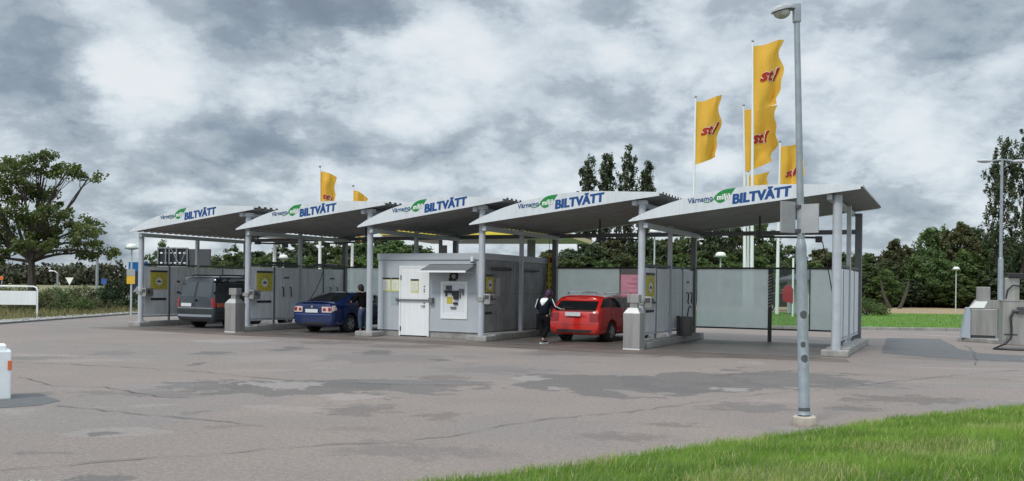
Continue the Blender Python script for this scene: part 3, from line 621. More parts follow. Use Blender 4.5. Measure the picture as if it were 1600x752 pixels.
# payment niche
c = MB(); a0, a1, z0, z1 = 12.72, 13.70, .62, 1.82; f = BV0 - .03
c.box(a0, a0 + .09, f, BV0 - .001, z0, z1); c.box(a1 - .09, a1, f, BV0 - .001, z0, z1); c.box(a0 + .09, a1 - .09, f, BV0 - .001, z1 - .09, z1); c.box(a0 + .09, a1 - .09, f, BV0 - .001, z0, z0 + .09)
pn = c.build('payment_panel', M_WHITE, bu)
c = MB(); c.box(a0 + .09, a1 - .09, BV0 - .012, BV0 - .002, z0 + .09, z1 - .09); c.prism([(BV0 - .012, z0 + .09), (BV0 - .03, z0 + .09), (BV0 - .012, z0 + .22)], a0 + .09, a1 - .09, 'YZ'); c.build('panel_back', mat('panel_back', (.66, .69, .72), .5), pn)
g = BV0 - .013
c = MB(); c.box(12.92, 13.12, g - .04, g, 1.55, 1.68); c.build('screen', mat('screen_dark', (.05, .06, .075), .2), pn)
c = MB(); c.box(12.88, 13.15, g - .06, g, 1.44, 1.53); c.box(13.15, 13.20, g - .05, g, 1.36, 1.50); c.box(12.90, 12.96, g - .03, g, 1.34, 1.44); c.build('card_reader', M_BLACK, pn)
c = MB(); c.box(13.22, 13.38, g - .07, g, 1.24, 1.52); c.box(13.20, 13.36, g - .05, g, 1.08, 1.15); c.build('keypad', M_BLACK, pn)
c = MB(); c.box(13.40, 13.58, g - .04, g, 1.46, 1.58); c.box(13.42, 13.46, g - .03, g, 1.28, 1.44); c.box(13.52, 13.57, g - .03, g, 1.38, 1.46); c.build('receipt_slot', M_STEELD, pn)
c = MB(); c.box(12.95, 13.15, g - .006, g, 1.10, 1.32); c.build('notice', M_YEL, pn)
c = MB(); c.box(13.10, 13.30, g - .035, g, .94, 1.01); c.build('tray', M_STEELD, pn)
c = MB(); c.lathe([(.15, -.001), (.15, -.05), (.11, -.07), (.10, -.04), (.0, -.04)], (13.20, BV0, 1.98), 24, 'Y'); c.box(13.03, 13.10, BV0 - .06, BV0 - .001, 1.83, 1.93); rl = c.build('round_horn', M_BLACK, bu)
c = MB(); c.lathe([(.08, -.041), (.06, -.05)], (13.20, BV0, 1.98), 16, 'Y'); c.build('horn_centre', mat('horn_grey', (.3, .3, .3), .5), rl)
aw = MB(); aw.prism([(BV0 - .002, 2.36), (BV0 - .66, 2.14), (BV0 - .66, 2.12), (BV0 - .002, 2.33)], 12.28, 13.98, 'YZ'); aw = aw.build('awning', mat('smoked_awning', (.16, .17, .18), .25, spec=.6), bu)
c = MB(); c.box(12.26, 14.0, BV0 - .70, BV0 - .665, 2.09, 2.15); c.build('awning_edge', M_WHITE, aw)
c = MB(); c.box(12.26, 14.0, BV0 - .03, BV0 - .002, 2.365, 2.40); c.prism([(BV0 - .6, 2.10), (BV0 - .003, 2.06), (BV0 - .003, 2.10), (BV0 - .6, 2.12)], 13.90, 13.93, 'YZ'); c.build('awning_bracket', M_STEEL, aw)
c = MB(); c.lathe([(.055, 0), (.06, .02), (.06, .16), (.035, .19)], (13.93, BV0 - .14, 2.41), 14); c.box(13.90, 13.96, BV0 - .1, BV0 - .001, 2.50, 2.54); cm = c.build('security_camera', M_WHITE, bu, smooth=True)
c = MB(); c.lathe([(.056, .005), (.062, .015), (.062, .045)], (13.93, BV0 - .14, 2.40), 14); c.build('camera_eye', M_BLACK, cm)
def notice(x0, x1, z0, z1, y, par, name='notice'):
    c = MB(); c.box(x0, x1, y - .008, y, z0, z1); n = c.build(name, mat('notice_border', (.62, .62, .16), .6), par)
    c = MB(); c.box(x0 + .03, x1 - .03, y - .011, y - .0085, z0 + .04, z1 - .07); c.build('notice_paper', M_NOTE, n)
    c = MB(); c.box(x0 - .005, x1 + .005, y - .014, y - .009, z1 - .055, z1); c.build('notice_header', M_BLACK, n)
    c = MB()
    for i in range(6): c.box(x0 + .05, x1 - .05 - .03 * (i % 3), y - .0125, y - .0115, z0 + .07 + i * .045, z0 + .078 + i * .045)
    c.build('notice_lines', mat('ink_grey', (.35, .36, .34), .6), n)
notice(10.46, 10.78, 1.47, 1.92, BV0 - .002, bu); notice(10.82, 11.12, 1.47, 1.92, BV0 - .002, bu); notice(11.60, 11.90, 1.44, 1.88, BV0 - .046, bu)
c = MB(); c.box(10.80, 11.12, BV0 - .01, BV0 - .002, 1.02, 1.43); c.build('blank_plate', mat('blank_plate', (.33, .40, .42), .3), bu)
for a, b in ((1.2, 2.5), (3.3, 4.7)):
    c = MB(); c.tube([(B1 + .08, a, 2.24), (B1 + .08, b, 2.24)], .05, 8); c.box(B1 + .001, B1 + .08, a + .2, a + .26, 2.22, 2.27); c.box(B1 + .001, B1 + .08, b - .26, b - .2, 2.22, 2.27); c.build('tube_light', M_DARK, bu)
c = MB(); c.box(B1 + .002, B1 + .01, 1.55, 1.85, 1.35, 1.95); c.build('wall_notice', mat('grey_notice', (.42, .43, .42), .6, var=.2, vscale=12), bu)
c = MB(); c.box(B1 + .002, B1 + .012, .86, 1.3, .78, .86); c.build('lower_plate', M_BLACK, bu)
t = thing('yellow_pylon', 'tall narrow yellow sign at the rear corner of the building', 'sign', P(B1 + .12, BV1 + .12), ANG)
c = MB(); c.box(-.10, .10, -.03, .03, 1.2, 2.90); c.build('board', mat('pylon_yellow', (.68, .50, .03), .5), t)
c = MB(); c.box(-.12, .14, -.035, .035, 2.905, 3.02); c.build('cap', M_STEELD, t)
c = MB(); c.box(-.03, .03, .031, .07, 0, 2.9); c.build('post', M_STEELD, t)
c = MB(); c.box(-.06, .06, -.036, -.031, 2.55, 2.75)
c.build('red_mark', M_FRED, t)
c = MB()
for i in range(5): c.box(-.035, .035, -.035, -.031, 1.4 + i * .22, 1.50 + i * .22)
c.build('pictogram', M_YELD, t)

# ------------------------------------------------------------------ bins, buckets
def bin_(loc, label, rz=ANG):
    t = thing('waste_bin', label, 'waste bin', loc, rz, 'stainless bins in front of the bays')
    w = .235
    c = MB(); c.box(-w, w, -w, w, .035, .80); c.build('body', M_STAIN, t, bevel=.008)
    c = MB(); c.box(-w + .015, w - .015, -w + .015, w - .015, 0, .035); c.box(-w - .004, w + .004, -w - .004, -w + .004, .0, .034); c.build('base_trim', mat('bright_trim', (.7, .7, .7), .4), t)
    def frus(z0, w0, z1, w1, name, m):
        c = MB(); c.add([(-w0, -w0, z0), (w0, -w0, z0), (w0, w0, z0), (-w0, w0, z0), (-w1, -w1, z1), (w1, -w1, z1), (w1, w1, z1), (-w1, w1, z1)], [(0, 3, 2, 1), (4, 5, 6, 7), (0, 1, 5, 4), (1, 2, 6, 5), (2, 3, 7, 6), (3, 0, 4, 7)]); return c.build(name, m, t, bevel=.004)
    c = MB(); c.box(-w - .006, w + .006, -w - .006, w + .006, .80, .99); c.build('lid', M_STAIN, t, bevel=.006)
    frus(.992, w, 1.14, .13, 'hood', M_STAIN)
    c = MB(); c.prism([(-.075, 1.02), (.075, 1.02), (.035, 1.19), (-.035, 1.19)], -.22, -.235); o = c.build('flap', mat('bright_flap', (.75, .77, .78), .35), t); o.rotation_euler = (R(-14), 0, 0); o.location = (0, -.01 + .27 * 0, 0.0)
    c = MB(); c.box(-.10, .10, -.09, .09, 1.14, 1.27); c.build('neck', M_STAIN, t)
    c = MB(); c.box(-.165, .165, -.13, .13, 1.272, 1.50); c.build('towel_box', M_STAIN, t, bevel=.01)
    return t
bin_(P(5.57, -.95), 'stainless waste bin beside the dark van, left one of two')
bin_(P(19.70, -.70), 'stainless waste bin beside the red car, right one of two')
def bucket(loc, label, brush=False):
    t = thing('brush_bucket', label, 'bucket', loc, ANG, 'grey brush buckets by the bay walls')
    c = MB(); c.lathe([(.19, .0), (.20, .02), (.20, .60), (.185, .60), (.185, .05), (.0, .05)], (0, 0, .0), 18); c.build('tub', mat('tub_grey', (.17, .16, .155), .55, metal=.4, streak=.4), t, smooth=True)
    c = MB(); c.box(-.30, -.21, -.03, .03, 0, .62); c.build('bracket', M_DARK, t)
    c = MB(); c.tube([(0, 0, .1), (.02, .1, .7), (.03, .16, .86), (.04, .26, .93), (.05, .38, .88)], .02, 7); c.build('brush_handle', M_BLACK, t)
bucket(P(20.0, 3.5, .20), 'round grey brush bucket on the plinth in the empty bay')
bucket(P(14.95, 3.9, .12), 'round grey brush bucket beside the person at the red car')
def hose(pts, label, r=.014):
    c = MB(); c.tube(pts, r, 6); return tag(c.build('lance_hose', M_BLACK), label, 'hose', 'hanging high pressure hoses')
def hang(u, v, z, u2, v2, z2, sag=.3):
    return [P(u + (u2 - u) * t, v + (v2 - v) * t, z + (z2 - z) * t) + Vector((0, 0, -sag * math.sin(math.pi * t))) + U * (.12 * math.sin(math.pi * t)) for t in np.linspace(0, 1, 16)]
hose(hang(CU[4] + 4.42, 3.3, 3.1, CU[5] - .12, 1.0, .25, .25), 'black hose hanging beside the right column of the empty bay')
hose(hang(CU[1] + .9, 3.3, 3.1, CU[1] + .1, 3.2, 1.0, .2), 'black hose hanging on the wall behind the blue car')
hose(hang(B1 + .5, 4.7, 3.4, B1 + .15, 4.5, 1.0, .1), 'thin black hose hanging on the building side wall', .01)

# ------------------------------------------------------------------ cars
def catmull(P0, P1, P2, P3, t):
    return .5 * ((2 * P1) + (-P0 + P2) * t + (2 * P0 - 5 * P1 + 4 * P2 - P3) * t * t + (-P0 + 3 * P1 - 3 * P2 + P3) * t ** 3)
class Loft:
    def __init__(s, st): s.S = np.array(st, float)     # stations x ring(8) x (x,y,z)
    def half(s, a, b, tens=.0):
        na, nb = s.S.shape[:2]; i = min(int(a), na - 2); t = a - i
        def row(k):
            k = min(max(k, 0), na - 1); j = min(int(b), nb - 2); u = b - j; g = lambda q: s.S[k, min(max(q, 0), nb - 1)]
            c = catmull(g(j - 1), g(j), g(j + 1), g(j + 2), u); l = g(j) * (1 - u) + g(j + 1) * u
            return .45 * c + .55 * l
        c = catmull(row(i - 1), row(i), row(i + 1), row(i + 2), t); l = row(i) * (1 - t) + row(i + 1) * t
        return .5 * c + .5 * l
    def pt(s, a, b, side=1):
        p = s.half(a, b); return Vector((p[0] * side, p[1], p[2]))
    def nrm(s, a, b, side=1):
        e = .03; na, nb = s.S.shape[:2]
        pa = s.pt(min(a + e, na - 1), b, side) - s.pt(max(a - e, 0), b, side); pb = s.pt(a, min(b + e, nb - 1), side) - s.pt(a, max(b - e, 0), side)
        n = pa.cross(pb) * (1 if side > 0 else -1); n.normalize()
        return n
    def mesh(s, sa=4, sb=3, cb=.05):
        na, nb = s.S.shape[:2]; A = np.linspace(0, na - 1, (na - 1) * sa + 1); B = np.linspace(0, nb - 1, (nb - 1) * sb + 1)
        mb = MB(); ring = []
        for a in A:
            r = [s.pt(a, b, 1) for b in B] + [s.pt(a, b, -1) for b in B[-2:0:-1]]; ring.append(r)
        n = len(ring[0]); v = [p for r in ring for p in r]; f = [(i * n + k, i * n + (k + 1) % n, (i + 1) * n + (k + 1) % n, (i + 1) * n + k) for i in range(len(A) - 1) for k in range(n)]
        mb.add(v, f)
        nB = len(B)
        for idx, a, sg in ((0, 0, -1), (len(A) - 1, na - 1, 1)):
            base = idx * n; NS = 8
            ex = {}
            def vid(j, k):   # row j, column k in 0..NS; edges use ring verts
                if k == NS: return base + j
                if k == 0: return base + (n - j) % n
                if j == 0 or j == nB - 1: return base + j
                if (j, k) not in ex:
                    ss = -1 + 2 * k / NS; p = s.cap(B[j], ss, a, sg, cb); mb.v.append(tuple(p)); ex[(j, k)] = len(mb.v) - 1
                return ex[(j, k)]
            for j in range(nB - 1):
                for k in range(NS):
                    q = [vid(j, k), vid(j, k + 1), vid(j + 1, k + 1), vid(j + 1, k)]; q2 = []
                    for x in q:
                        if x not in q2: q2.append(x)
                    if len(q2) > 2: mb.f.append(tuple(q2))
        return mb
    def cap(s, b, ss, a, sg, cb=.05):
        p = s.half(a, b); return Vector((p[0] * ss, p[1] + sg * cb * (1 - ss * ss), p[2]))
    def patch(s, quad, side=1, off=.008, n=(8, 5)):
        """quad: four (a,b) corners going round"""
        mb = MB(); v = []
        for i in range(n[0] + 1):
            for j in range(n[1] + 1):
                x, y = i / n[0], j / n[1]
                a = (quad[0][0] * (1 - x) + quad[1][0] * x) * (1 - y) + (quad[3][0] * (1 - x) + quad[2][0] * x) * y
                b = (quad[0][1] * (1 - x) + quad[1][1] * x) * (1 - y) + (quad[3][1] * (1 - x) + quad[2][1] * x) * y
                v.append(s.pt(a, b, side) - s.nrm(a, b, side) * off * s.sg)
        m = n[1] + 1; mb.add(v, [(i * m + j, i * m + j + 1, (i + 1) * m + j + 1, (i + 1) * m + j) for i in range(n[0]) for j in range(n[1])]); return mb
    def toppatch(s, a0, a1, b0, b1, off=.008):
        """a pane across the car from left to right (screens): b runs b0..7 on both sides"""
        mb = MB(); v = []; cols = [(1, b) for b in np.linspace(b0, b1, 6)] + [(-1, b) for b in np.linspace(b1, b0, 6)[1:]]
        for a in np.linspace(a0, a1, 6):
            for sd_, b in cols: v.append(s.pt(a, b, sd_) - s.nrm(a, b, sd_) * off * s.sg)
        m = len(cols); mb.add(v, [(i * m + j, i * m + j + 1, (i + 1) * m + j + 1, (i + 1) * m + j) for i in range(5) for j in range(m - 1)]); return mb
    def cappatch(s, b0, b1, s0, s1, off=.008, n=(4, 8), top=None, a=0, sg=-1, cb=.05):
        mb = MB(); v = []
        for i in range(n[0] + 1):
            y = i / n[0]; b = b0 * (1 - y) + b1 * y; q0 = s0 if top is None else s0 * (1 - y) + top[0] * y; q1 = s1 if top is None else s1 * (1 - y) + top[1] * y
            for j in range(n[1] + 1):
                ss = q0 + (q1 - q0) * j / n[1]; p = s.cap(b, ss, a, sg, cb); p.y += sg * off; v.append(p)
        m = n[1] + 1; mb.add(v, [(i * m + j, i * m + j + 1, (i + 1) * m + j + 1, (i + 1) * m + j) for i in range(n[0]) for j in range(n[1])]); return mb
    sg = -1
M_GLASS = mat('car_glass', (.010, .013, .015), .03, spec=1.0)
M_TYRE = mat('tyre', (.02, .02, .02), .85)
M_RIM = mat('rim_alloy', (.50, .51, .52), .3, metal=.7)
M_TAIL = mat('tail_red', (.26, .006, .008), .15, coat=.6)
M_TAILW = mat('tail_clear', (.62, .50, .48), .15, coat=.6)
M_PLATE = mat('number_plate', (.62, .64, .66), .4, var=.10, vscale=25)
M_CHROME = mat('chrome', (.65, .66, .68), .15, metal=1)
M_TRIM = mat('car_trim', (.02, .02, .022), .55)
def wheel(par, x, y, r, w, side):
    prof = [(r * .62, -w / 2), (r * .9, -w / 2), (r, -w * .35), (r, w * .35), (r * .9, w / 2), (r * .62, w / 2)]
    t = MB().lathe(prof + [prof[0]], (0, 0, 0), 28, 'X', cap=False); wh = t.build('wheel', M_TYRE, par, smooth=True); wh.location = (x, y, r)
    c = MB(); xo = side * (w / 2 - .015)
    c.lathe([(r * .66, xo - side * .03), (r * .66, xo + side * .012), (r * .58, xo + side * .012), (r * .56, xo - side * .03), (r * .66, xo - side * .03)], (0, 0, 0), 28, 'X', cap=False)
    for k in range(5):
        t = k * 2 * math.pi / 5 + .3; M = Matrix.Rotation(t, 4, 'X'); lo, hi = sorted((xo - side * .02, xo + side * .008)); c.box(lo, hi, -.035, .035, .02, r * .60, M)
    c.lathe([(.06, xo - side * .03), (.06, xo + side * .012)], (0, 0, 0), 14, 'X'); c.build('rim', M_RIM, wh)
    c = MB(); lo, hi = sorted((xo - side * .05, xo - side * .032)); c.lathe([(r * .6, lo), (r * .6, hi)], (0, 0, 0), 20, 'X'); c.build('brake_disc', M_DARK, wh)
    return wh
def boolean_cut(o, cutters):
    for c in cutters:
        md = o.modifiers.new('b', 'BOOLEAN'); md.operation = 'DIFFERENCE'; md.object = c; md.solver = 'EXACT'
    dg = bpy.context.evaluated_depsgraph_get(); dg.update(); me = bpy.data.meshes.new_from_object(o.evaluated_get(dg)); o.modifiers.clear(); old = o.data; o.data = me; bpy.data.meshes.remove(old)
    for c in cutters: bpy.data.objects.remove(c)
    o.data.polygons.foreach_set('use_smooth', [True] * len(o.data.polygons))
    try: o.data.set_sharp_from_angle(angle=R(40))
    except Exception: pass
def ring(y, w, zb, zs, zbelt, we, ze, zt, yb=None, yr=None, wb=None):
    """one station: y low, belt offset yb, roof offset yr"""
    yb = y if yb is None else yb; yr = yb if yr is None else yr; wb = w * .955 if wb is None else wb
    return [(0, y, zb), (w * .80, y, zb), (w * .97, y, zb + .10), (w, y, zs), (wb, yb, zbelt), (we, yr, ze), (we * .62, yr, zt - .01), (0, yr, zt)]
def build_car(kind, label, loc, paint, group=None, name='parked_car', cat='car'):
    car = thing(name, label, cat, loc, ANG + (R(-5) if kind == 'estate' else 0), group)
    if kind == 'estate':
        L_, w = 4.8, .885; zb = .22
        st = [ring(.00, w * .93, .30, .58, .95, w * .80, 1.28, 1.38, .06, .42), ring(.12, w * .98, zb, .60, .97, w * .83, 1.36, 1.44, .16, .55), ring(.8, w, zb, .6, .97, w * .83, 1.39, 1.46, .85, .95),
              ring(1.8, w, zb, .6, .96, w * .83, 1.40, 1.48), ring(2.6, w, zb, .6, .95, w * .81, 1.38, 1.46), ring(3.0, w, zb, .6, .94, w * .78, 1.32, 1.40), ring(3.55, w, zb, .58, .92, w * .86, .985, 1.0),
              ring(4.1, w * .98, zb, .55, .85, w * .82, .92, .95), ring(4.65, w * .9, .25, .50, .70, w * .72, .77, .80), ring(4.8, w * .78, .32, .48, .62, w * .6, .66, .67)]
        axles = (.88, 3.62); wr = .315; roofline = 3.0
    elif kind == 'hatch':
        L_, w = 4.68, .885; zb = .22
        st = [ring(.00, w * .92, .30, .62, .93, w * .75, .985, 1.0), ring(.10, w * .97, zb, .62, .97, w * .78, 1.03, 1.05), ring(.35, w * .99, zb, .62, .97, w * .80, 1.04, 1.07, .35, .35), ring(1.25, w, zb, .6, .96, w * .72, 1.34, 1.40, 1.2, 1.35),
              ring(1.9, w, zb, .6, .95, w * .74, 1.37, 1.43), ring(2.5, w, zb, .6, .94, w * .74, 1.36, 1.42), ring(2.95, w, zb, .6, .93, w * .72, 1.27, 1.34), ring(3.5, w, zb, .58, .90, w * .84, .97, .99),
              ring(4.0, w * .98, zb, .55, .82, w * .80, .89, .92), ring(4.5, w * .9, .25, .50, .68, w * .7, .75, .78), ring(4.68, w * .76, .32, .46, .6, w * .58, .63, .64)]
        axles = (.98, 3.62); wr = .315
    else:   # van
        L_, w = 5.0, .96; zb = .24
        st = [ring(.00, w * .95, .34, .75, 1.08, w * .80, 1.76, 1.83, .03, .20), ring(.10, w * .985, zb, .75, 1.10, w * .82, 1.82, 1.89, .12, .27), ring(.7, w, zb, .75, 1.10, w * .84, 1.84, 1.92, .7, .75),
              ring(1.8, w, zb, .75, 1.10, w * .84, 1.84, 1.92), ring(2.8, w, zb, .75, 1.10, w * .84, 1.83, 1.91), ring(3.4, w, zb, .75, 1.08, w * .82, 1.76, 1.84), ring(4.15, w, zb, .72, 1.05, w * .84, 1.15, 1.18),
              ring(4.6, w * .97, zb, .66, .92, w * .80, 1.02, 1.05), ring(4.9, w * .9, .28, .55, .75, w * .72, .84, .86), ring(5.0, w * .8, .34, .5, .65, w * .62, .70, .71)]
        axles = (.98, 4.0); wr = .34
    lf = Loft(st)
    body = lf.mesh(4, 3).build('body', paint, car, smooth=False)
    cut = []
    for y in axles:
        for sx in (-1, 1):
            c = MB(); c.cyl((sx * (w - .24), y, wr + .015), (sx * (w + .2), y, wr + .015), wr + .06, n=28); cc = c.build('cutter', M_TRIM, car); cut.append(cc)
    boolean_cut(body, cut)
    body.data.materials.clear(); body.data.materials.append(paint)
    for y in axles:
        for sx in (-1, 1):
            wheel(car, sx * (w - .115), y, wr, .21, sx)
            c = MB(); lo, hi = sorted((sx * (w - .245), sx * (w - .235))); c.lathe([(wr + .058, lo), (wr + .058, hi)], (0, y, wr + .015), 24, 'X'); c.build('wheel_liner', M_BLACK, car)
    def win(quad, name='window'):
        for sd_ in (1, -1):
            lf.patch(quad, sd_).build(name, M_GLASS, car, smooth=True)
    def seam(a0, b0, a1, b1, wd=.012):
        for sd_ in (1, -1):
            da = wd / 2; q = [(a0 - da, b0), (a1 - da, b1), (a1 + da, b1), (a0 + da, b0)]; lf.patch([q[0], q[3], q[2], q[1]], sd_, .004, (1, 14)).build('door_seam', M_BLACK, car)
    def handle(a, b):
        for sd_ in (1, -1):
            p = lf.pt(a, b, sd_); c = MB(); c.box(p.x - .012 + sd_ * .015, p.x + .012 + sd_ * .015, p.y - .09, p.y + .09, p.z - .012, p.z + .012); c.build('door_handle', paint, car)
    def mirror(y, z, m=paint):
        for sd_ in (1, -1):
            c = MB(); c.ico((sd_ * (w + .05), y, z), 1, 2, (.09, .06, .07)); c.cyl((sd_ * (w - .1), y + .03, z - .04), (sd_ * (w + .06), y + .01, z - .02), .02, n=8); c.build('wing_mirror', m, car, smooth=True)
    def plate(z, y, pw=.26):
        c = MB(); c.box(-pw, pw, y - .015, y, z - .058, z + .058); c.build('number_plate', M_PLATE, car)
    if kind == 'estate':
        win([(.55, 4.25), (1.95, 4.25), (1.95, 4.88), (.75, 4.88)]); win([(2.05, 4.22), (3.05, 4.22), (3.05, 4.88), (2.05, 4.88)]); win([(3.15, 4.22), (5.75, 4.24), (4.85, 4.84), (3.15, 4.88)])
        lf.toppatch(5.08, 5.92, 5.15, 7).build('windscreen', M_GLASS, car, smooth=True)
        lf.cappatch(4.12, 4.92, -.90, .90, .012, top=(-.90, .90)).build('rear_window', M_GLASS, car, smooth=True)
        lf.cappatch(4.0, 4.09, -.88, .88, .012).build('boot_trim', M_TRIM, car)
        for sx in (-1, 1):
            lf.cappatch(3.15, 3.85, sx * .66, sx * .99, .012).build('tail_light', M_TAIL, car, smooth=True)
            lf.patch([(.02, 3.2), (.6, 3.2), (.5, 3.85), (.02, 3.85)], sx, .008).build('tail_light', M_TAIL, car, smooth=True)
            c = MB(); y0, y1 = .75, 2.9; c.tube([(sx * .62, y0, 1.46), (sx * .62, y0 + .12, 1.515), (sx * .62, y1 - .15, 1.52), (sx * .62, y1, 1.45)], .018, 8); c.tube([(sx * .62, 1.8, 1.45), (sx * .62, 1.8, 1.51)], .016, 6); c.build('roof_rail', M_CHROME, car)
        c = MB(); c.box(-.60, .60, -.03, .0, .0, .02); 
        plate(.86, -.075); lf.cappatch(2.9, 3.0, -.92, .92, .015).build('bumper_strip', mat('bumper_gloss', (.50, .05, .04), .2), car)
        lf.cappatch(1.1, 1.9, -.8, .8, .010).build('lower_bumper', M_TRIM, car)
        seam(3.10, 2.2, 3.10, 4.2, .03); seam(2.0, 2.8, 2.0, 4.2, .03); handle(3.3, 3.75); handle(2.3, 3.75); mirror(3.25, 1.0)
        c = MB(); c.tube([(0, -.03, 1.02), (-.06, .04, 1.04), (-.42, .05, 1.06)], .012, 6); c.build('wiper', M_BLACK, car)
    elif kind == 'hatch':
        win([(2.55, 4.25), (3.95, 4.22), (3.95, 4.86), (3.0, 4.82)]); win([(4.05, 4.22), (4.98, 4.22), (4.98, 4.88), (4.05, 4.88)]); win([(5.08, 4.22), (6.8, 4.24), (5.95, 4.84), (5.08, 4.88)])
        lf.toppatch(6.08, 6.92, 5.15, 7).build('windscreen', M_GLASS, car, smooth=True)
        lf.toppatch(2.12, 2.93, 5.12, 7).build('rear_window', M_GLASS, car, smooth=True)
        for sx in (-1, 1):
            lf.cappatch(3.30, 3.92, sx * .52, sx * .99, .012).build('tail_light', M_TAILW, car, smooth=True)
            lf.patch([(.02, 3.35), (1.6, 3.5), (1.2, 3.95), (.02, 3.95)], sx, .008).build('tail_light', M_TAILW, car, smooth=True)
            lf.cappatch(3.45, 3.72, sx * .58, sx * .72, .020).build('tail_lens', M_TAIL, car, smooth=True)
            lf.cappatch(3.42, 3.80, sx * .84, sx * .97, .020).build('tail_lens', M_TAIL, car, smooth=True)
        plate(.76, -.070); c = MB(); c.lathe([(.05, 0), (.045, -.015)], (0, -.058, .90), 18, 'Y'); c.build('badge', M_CHROME, car)
        lf.cappatch(3.02, 3.09, -.94, .94, .012).build('bumper_strip', mat('bumper_gloss_blue', (.10, .14, .42), .2), car)
        lf.cappatch(1.1, 1.8, -.8, .8, .010).build('lower_bumper', M_TRIM, car)
        lf.toppatch(1.0, 2.0, 5.3, 7, .004).build('boot_lid', paint, car, smooth=True)
        c = MB(); c.box(-.55, .55, .02, .20, 1.065, 1.085); c.build('spoiler', paint, car, bevel=.008)
        seam(5.03, 2.2, 5.03, 4.2, .03); seam(4.0, 2.6, 4.0, 4.2, .03); handle(5.2, 3.75); handle(4.2, 3.75); mirror(3.2, 1.0)
        for sx in (-1, 1): 
            lf.patch([(3.2, 5.5), (5.8, 5.5), (5.8, 5.62), (3.2, 5.62)], sx, .006).build('roof_gutter', M_CHROME, car)
    else:
        win([(.45, 4.3), (1.9, 4.3), (1.9, 4.9), (.6, 4.9)]); win([(2.05, 4.28), (3.95, 4.28), (3.95, 4.9), (2.05, 4.9)]); win([(4.1, 4.28), (5.7, 4.3), (5.1, 4.86), (4.1, 4.9)])
        lf.toppatch(5.08, 5.92, 5.15, 7).build('windscreen', M_GLASS, car, smooth=True)
        mvg = mat('van_rear_glass', (.05, .06, .068), .08, spec=.8)
        for s0, s1 in ((-.88, -.06), (.06, .88)):
            lf.cappatch(4.12, 4.88, s0, s1, .012).build('rear_window', mvg, car, smooth=True)
        lf.cappatch(1.5, 5.0, -.008, .008, .014, (20, 1)).build('door_seam', M_BLACK, car)
        lf.cappatch(2.95, 3.02, -.93, .93, .014).build('bumper_strip', mat('bumper_gloss_grey', (.30, .33, .37), .3), car)
        lf.cappatch(1.9, 2.25, -.93, .93, .02).build('bumper_step', mat('bumper_grey', (.24, .27, .31), .4), car)
        lf.cappatch(1.1, 1.8, -.85, .85, .010).build('lower_bumper', M_TRIM, car)
        for sx in (-1, 1):
            lf.cappatch(3.1, 4.05, sx * .88, sx * 1.0, .014).build('tail_light', M_TAIL, car, smooth=True)
            lf.patch([(.0, 3.1), (.75, 3.1), (.6, 4.05), (.0, 4.05)], sx, .010).build('tail_light', M_TAIL, car, smooth=True)
            c = MB(); c.tube([(sx * .70, .5, 1.90), (sx * .70, .65, 1.955), (sx * .70, 3.2, 1.955), (sx * .70, 3.4, 1.86)], .022, 8); c.build('roof_rail', M_BLACK, car)
        c = MB(); c.box(-.62, -.12, -.085, -.06, .80, .92); c.build('number_plate', M_PLATE, car)
        c = MB(); c.lathe([(.055, 0), (.05, -.02)], (.06, -.055, 1.03), 18, 'Y'); c.build('badge', M_BLACK, car)
        lf.patch([(1.0, 3.1), (1.75, 3.1), (1.75, 3.55), (1.0, 3.55)], 1, .012).build('side_decal', mat('decal_red', (.42, .09, .05), .5, var=.4, vscale=14), car)
        seam(2.0, 2.2, 2.0, 4.9, .02); seam(4.03, 2.2, 4.03, 4.9, .02); handle(3.8, 3.8); mirror(4.0, 1.2, M_TRIM)
        for z in (1.3, 1.7):
            for sx in (-1, 1): c = MB(); c.box(sx * .90 - .02, sx * .90 + .02, -.02, .10, z - .04, z + .04); c.build('hinge', M_TRIM, car)
    for a, sg_ in ((lf.S.shape[0] - 1, 1),):
        for sx in (-1, 1): lf.cappatch(3.1, 4.2, sx * .55, sx * .97, .01, a=a, sg=1).build('headlight', mat('headlight', (.6, .62, .65), .1, coat=1), car, smooth=True)
        lf.cappatch(3.2, 4.0, -.5, .5, .01, a=a, sg=1).build('grille', M_TRIM, car)
    return car
P_RED = mat('paint_red', (.55, .018, .012), .25, coat=1, spec=.5)
P_BLUE = mat('paint_blue', (.005, .020, .095), .25, metal=.1, coat=1)
P_GREY = mat('paint_dark_grey', (.024, .032, .040), .22, metal=.2, coat=1)
build_car('van', 'dark grey van parked nose first in the leftmost wash bay', P(2.62, .15), P_GREY, name='van', cat='van')
build_car('hatch', 'dark blue car parked nose first beside the man in black', P(7.85, .35), P_BLUE)
build_car('estate', 'red estate car with roof rails and a person at its tailgate', P(17.12, 1.25), P_RED)

# ------------------------------------------------------------------ people
def skin(name, verts, edges, radii, m, parent, root=0, sub=1):
    me = bpy.data.meshes.new(name); me.from_pydata(verts, edges, []); me.update()
    o = bpy.data.objects.new(name, me); COL.objects.link(o)
    md = o.modifiers.new('s', 'SKIN'); md.use_smooth_shade = True
    lay = me.skin_vertices[0].data if me.skin_vertices else me.skin_vertices.new().data
    for i, r in enumerate(radii):
        lay[i].radius = (r, r) if not isinstance(r, tuple) else r
        lay[i].use_root = (i == root)
    s2 = o.modifiers.new('u', 'SUBSURF'); s2.levels = sub; s2.render_levels = sub
    dg = bpy.context.evaluated_depsgraph_get(); dg.update(); nm = bpy.data.meshes.new_from_object(o.evaluated_get(dg)); bpy.data.objects.remove(o)
    nm.materials.clear(); return link(name, nm, m, parent, True)
def chain(ch):
    v, e, r = [], [], []; idx = {}
    for line in ch:
        prev = None
        for it in line:
            if isinstance(it, str): k = idx[it]
            else:
                nm, p, rad = it; v.append(p); r.append(rad); k = len(v) - 1; idx[nm] = k
            if prev is not None: e.append((prev, k))
            prev = k
    return v, e, r
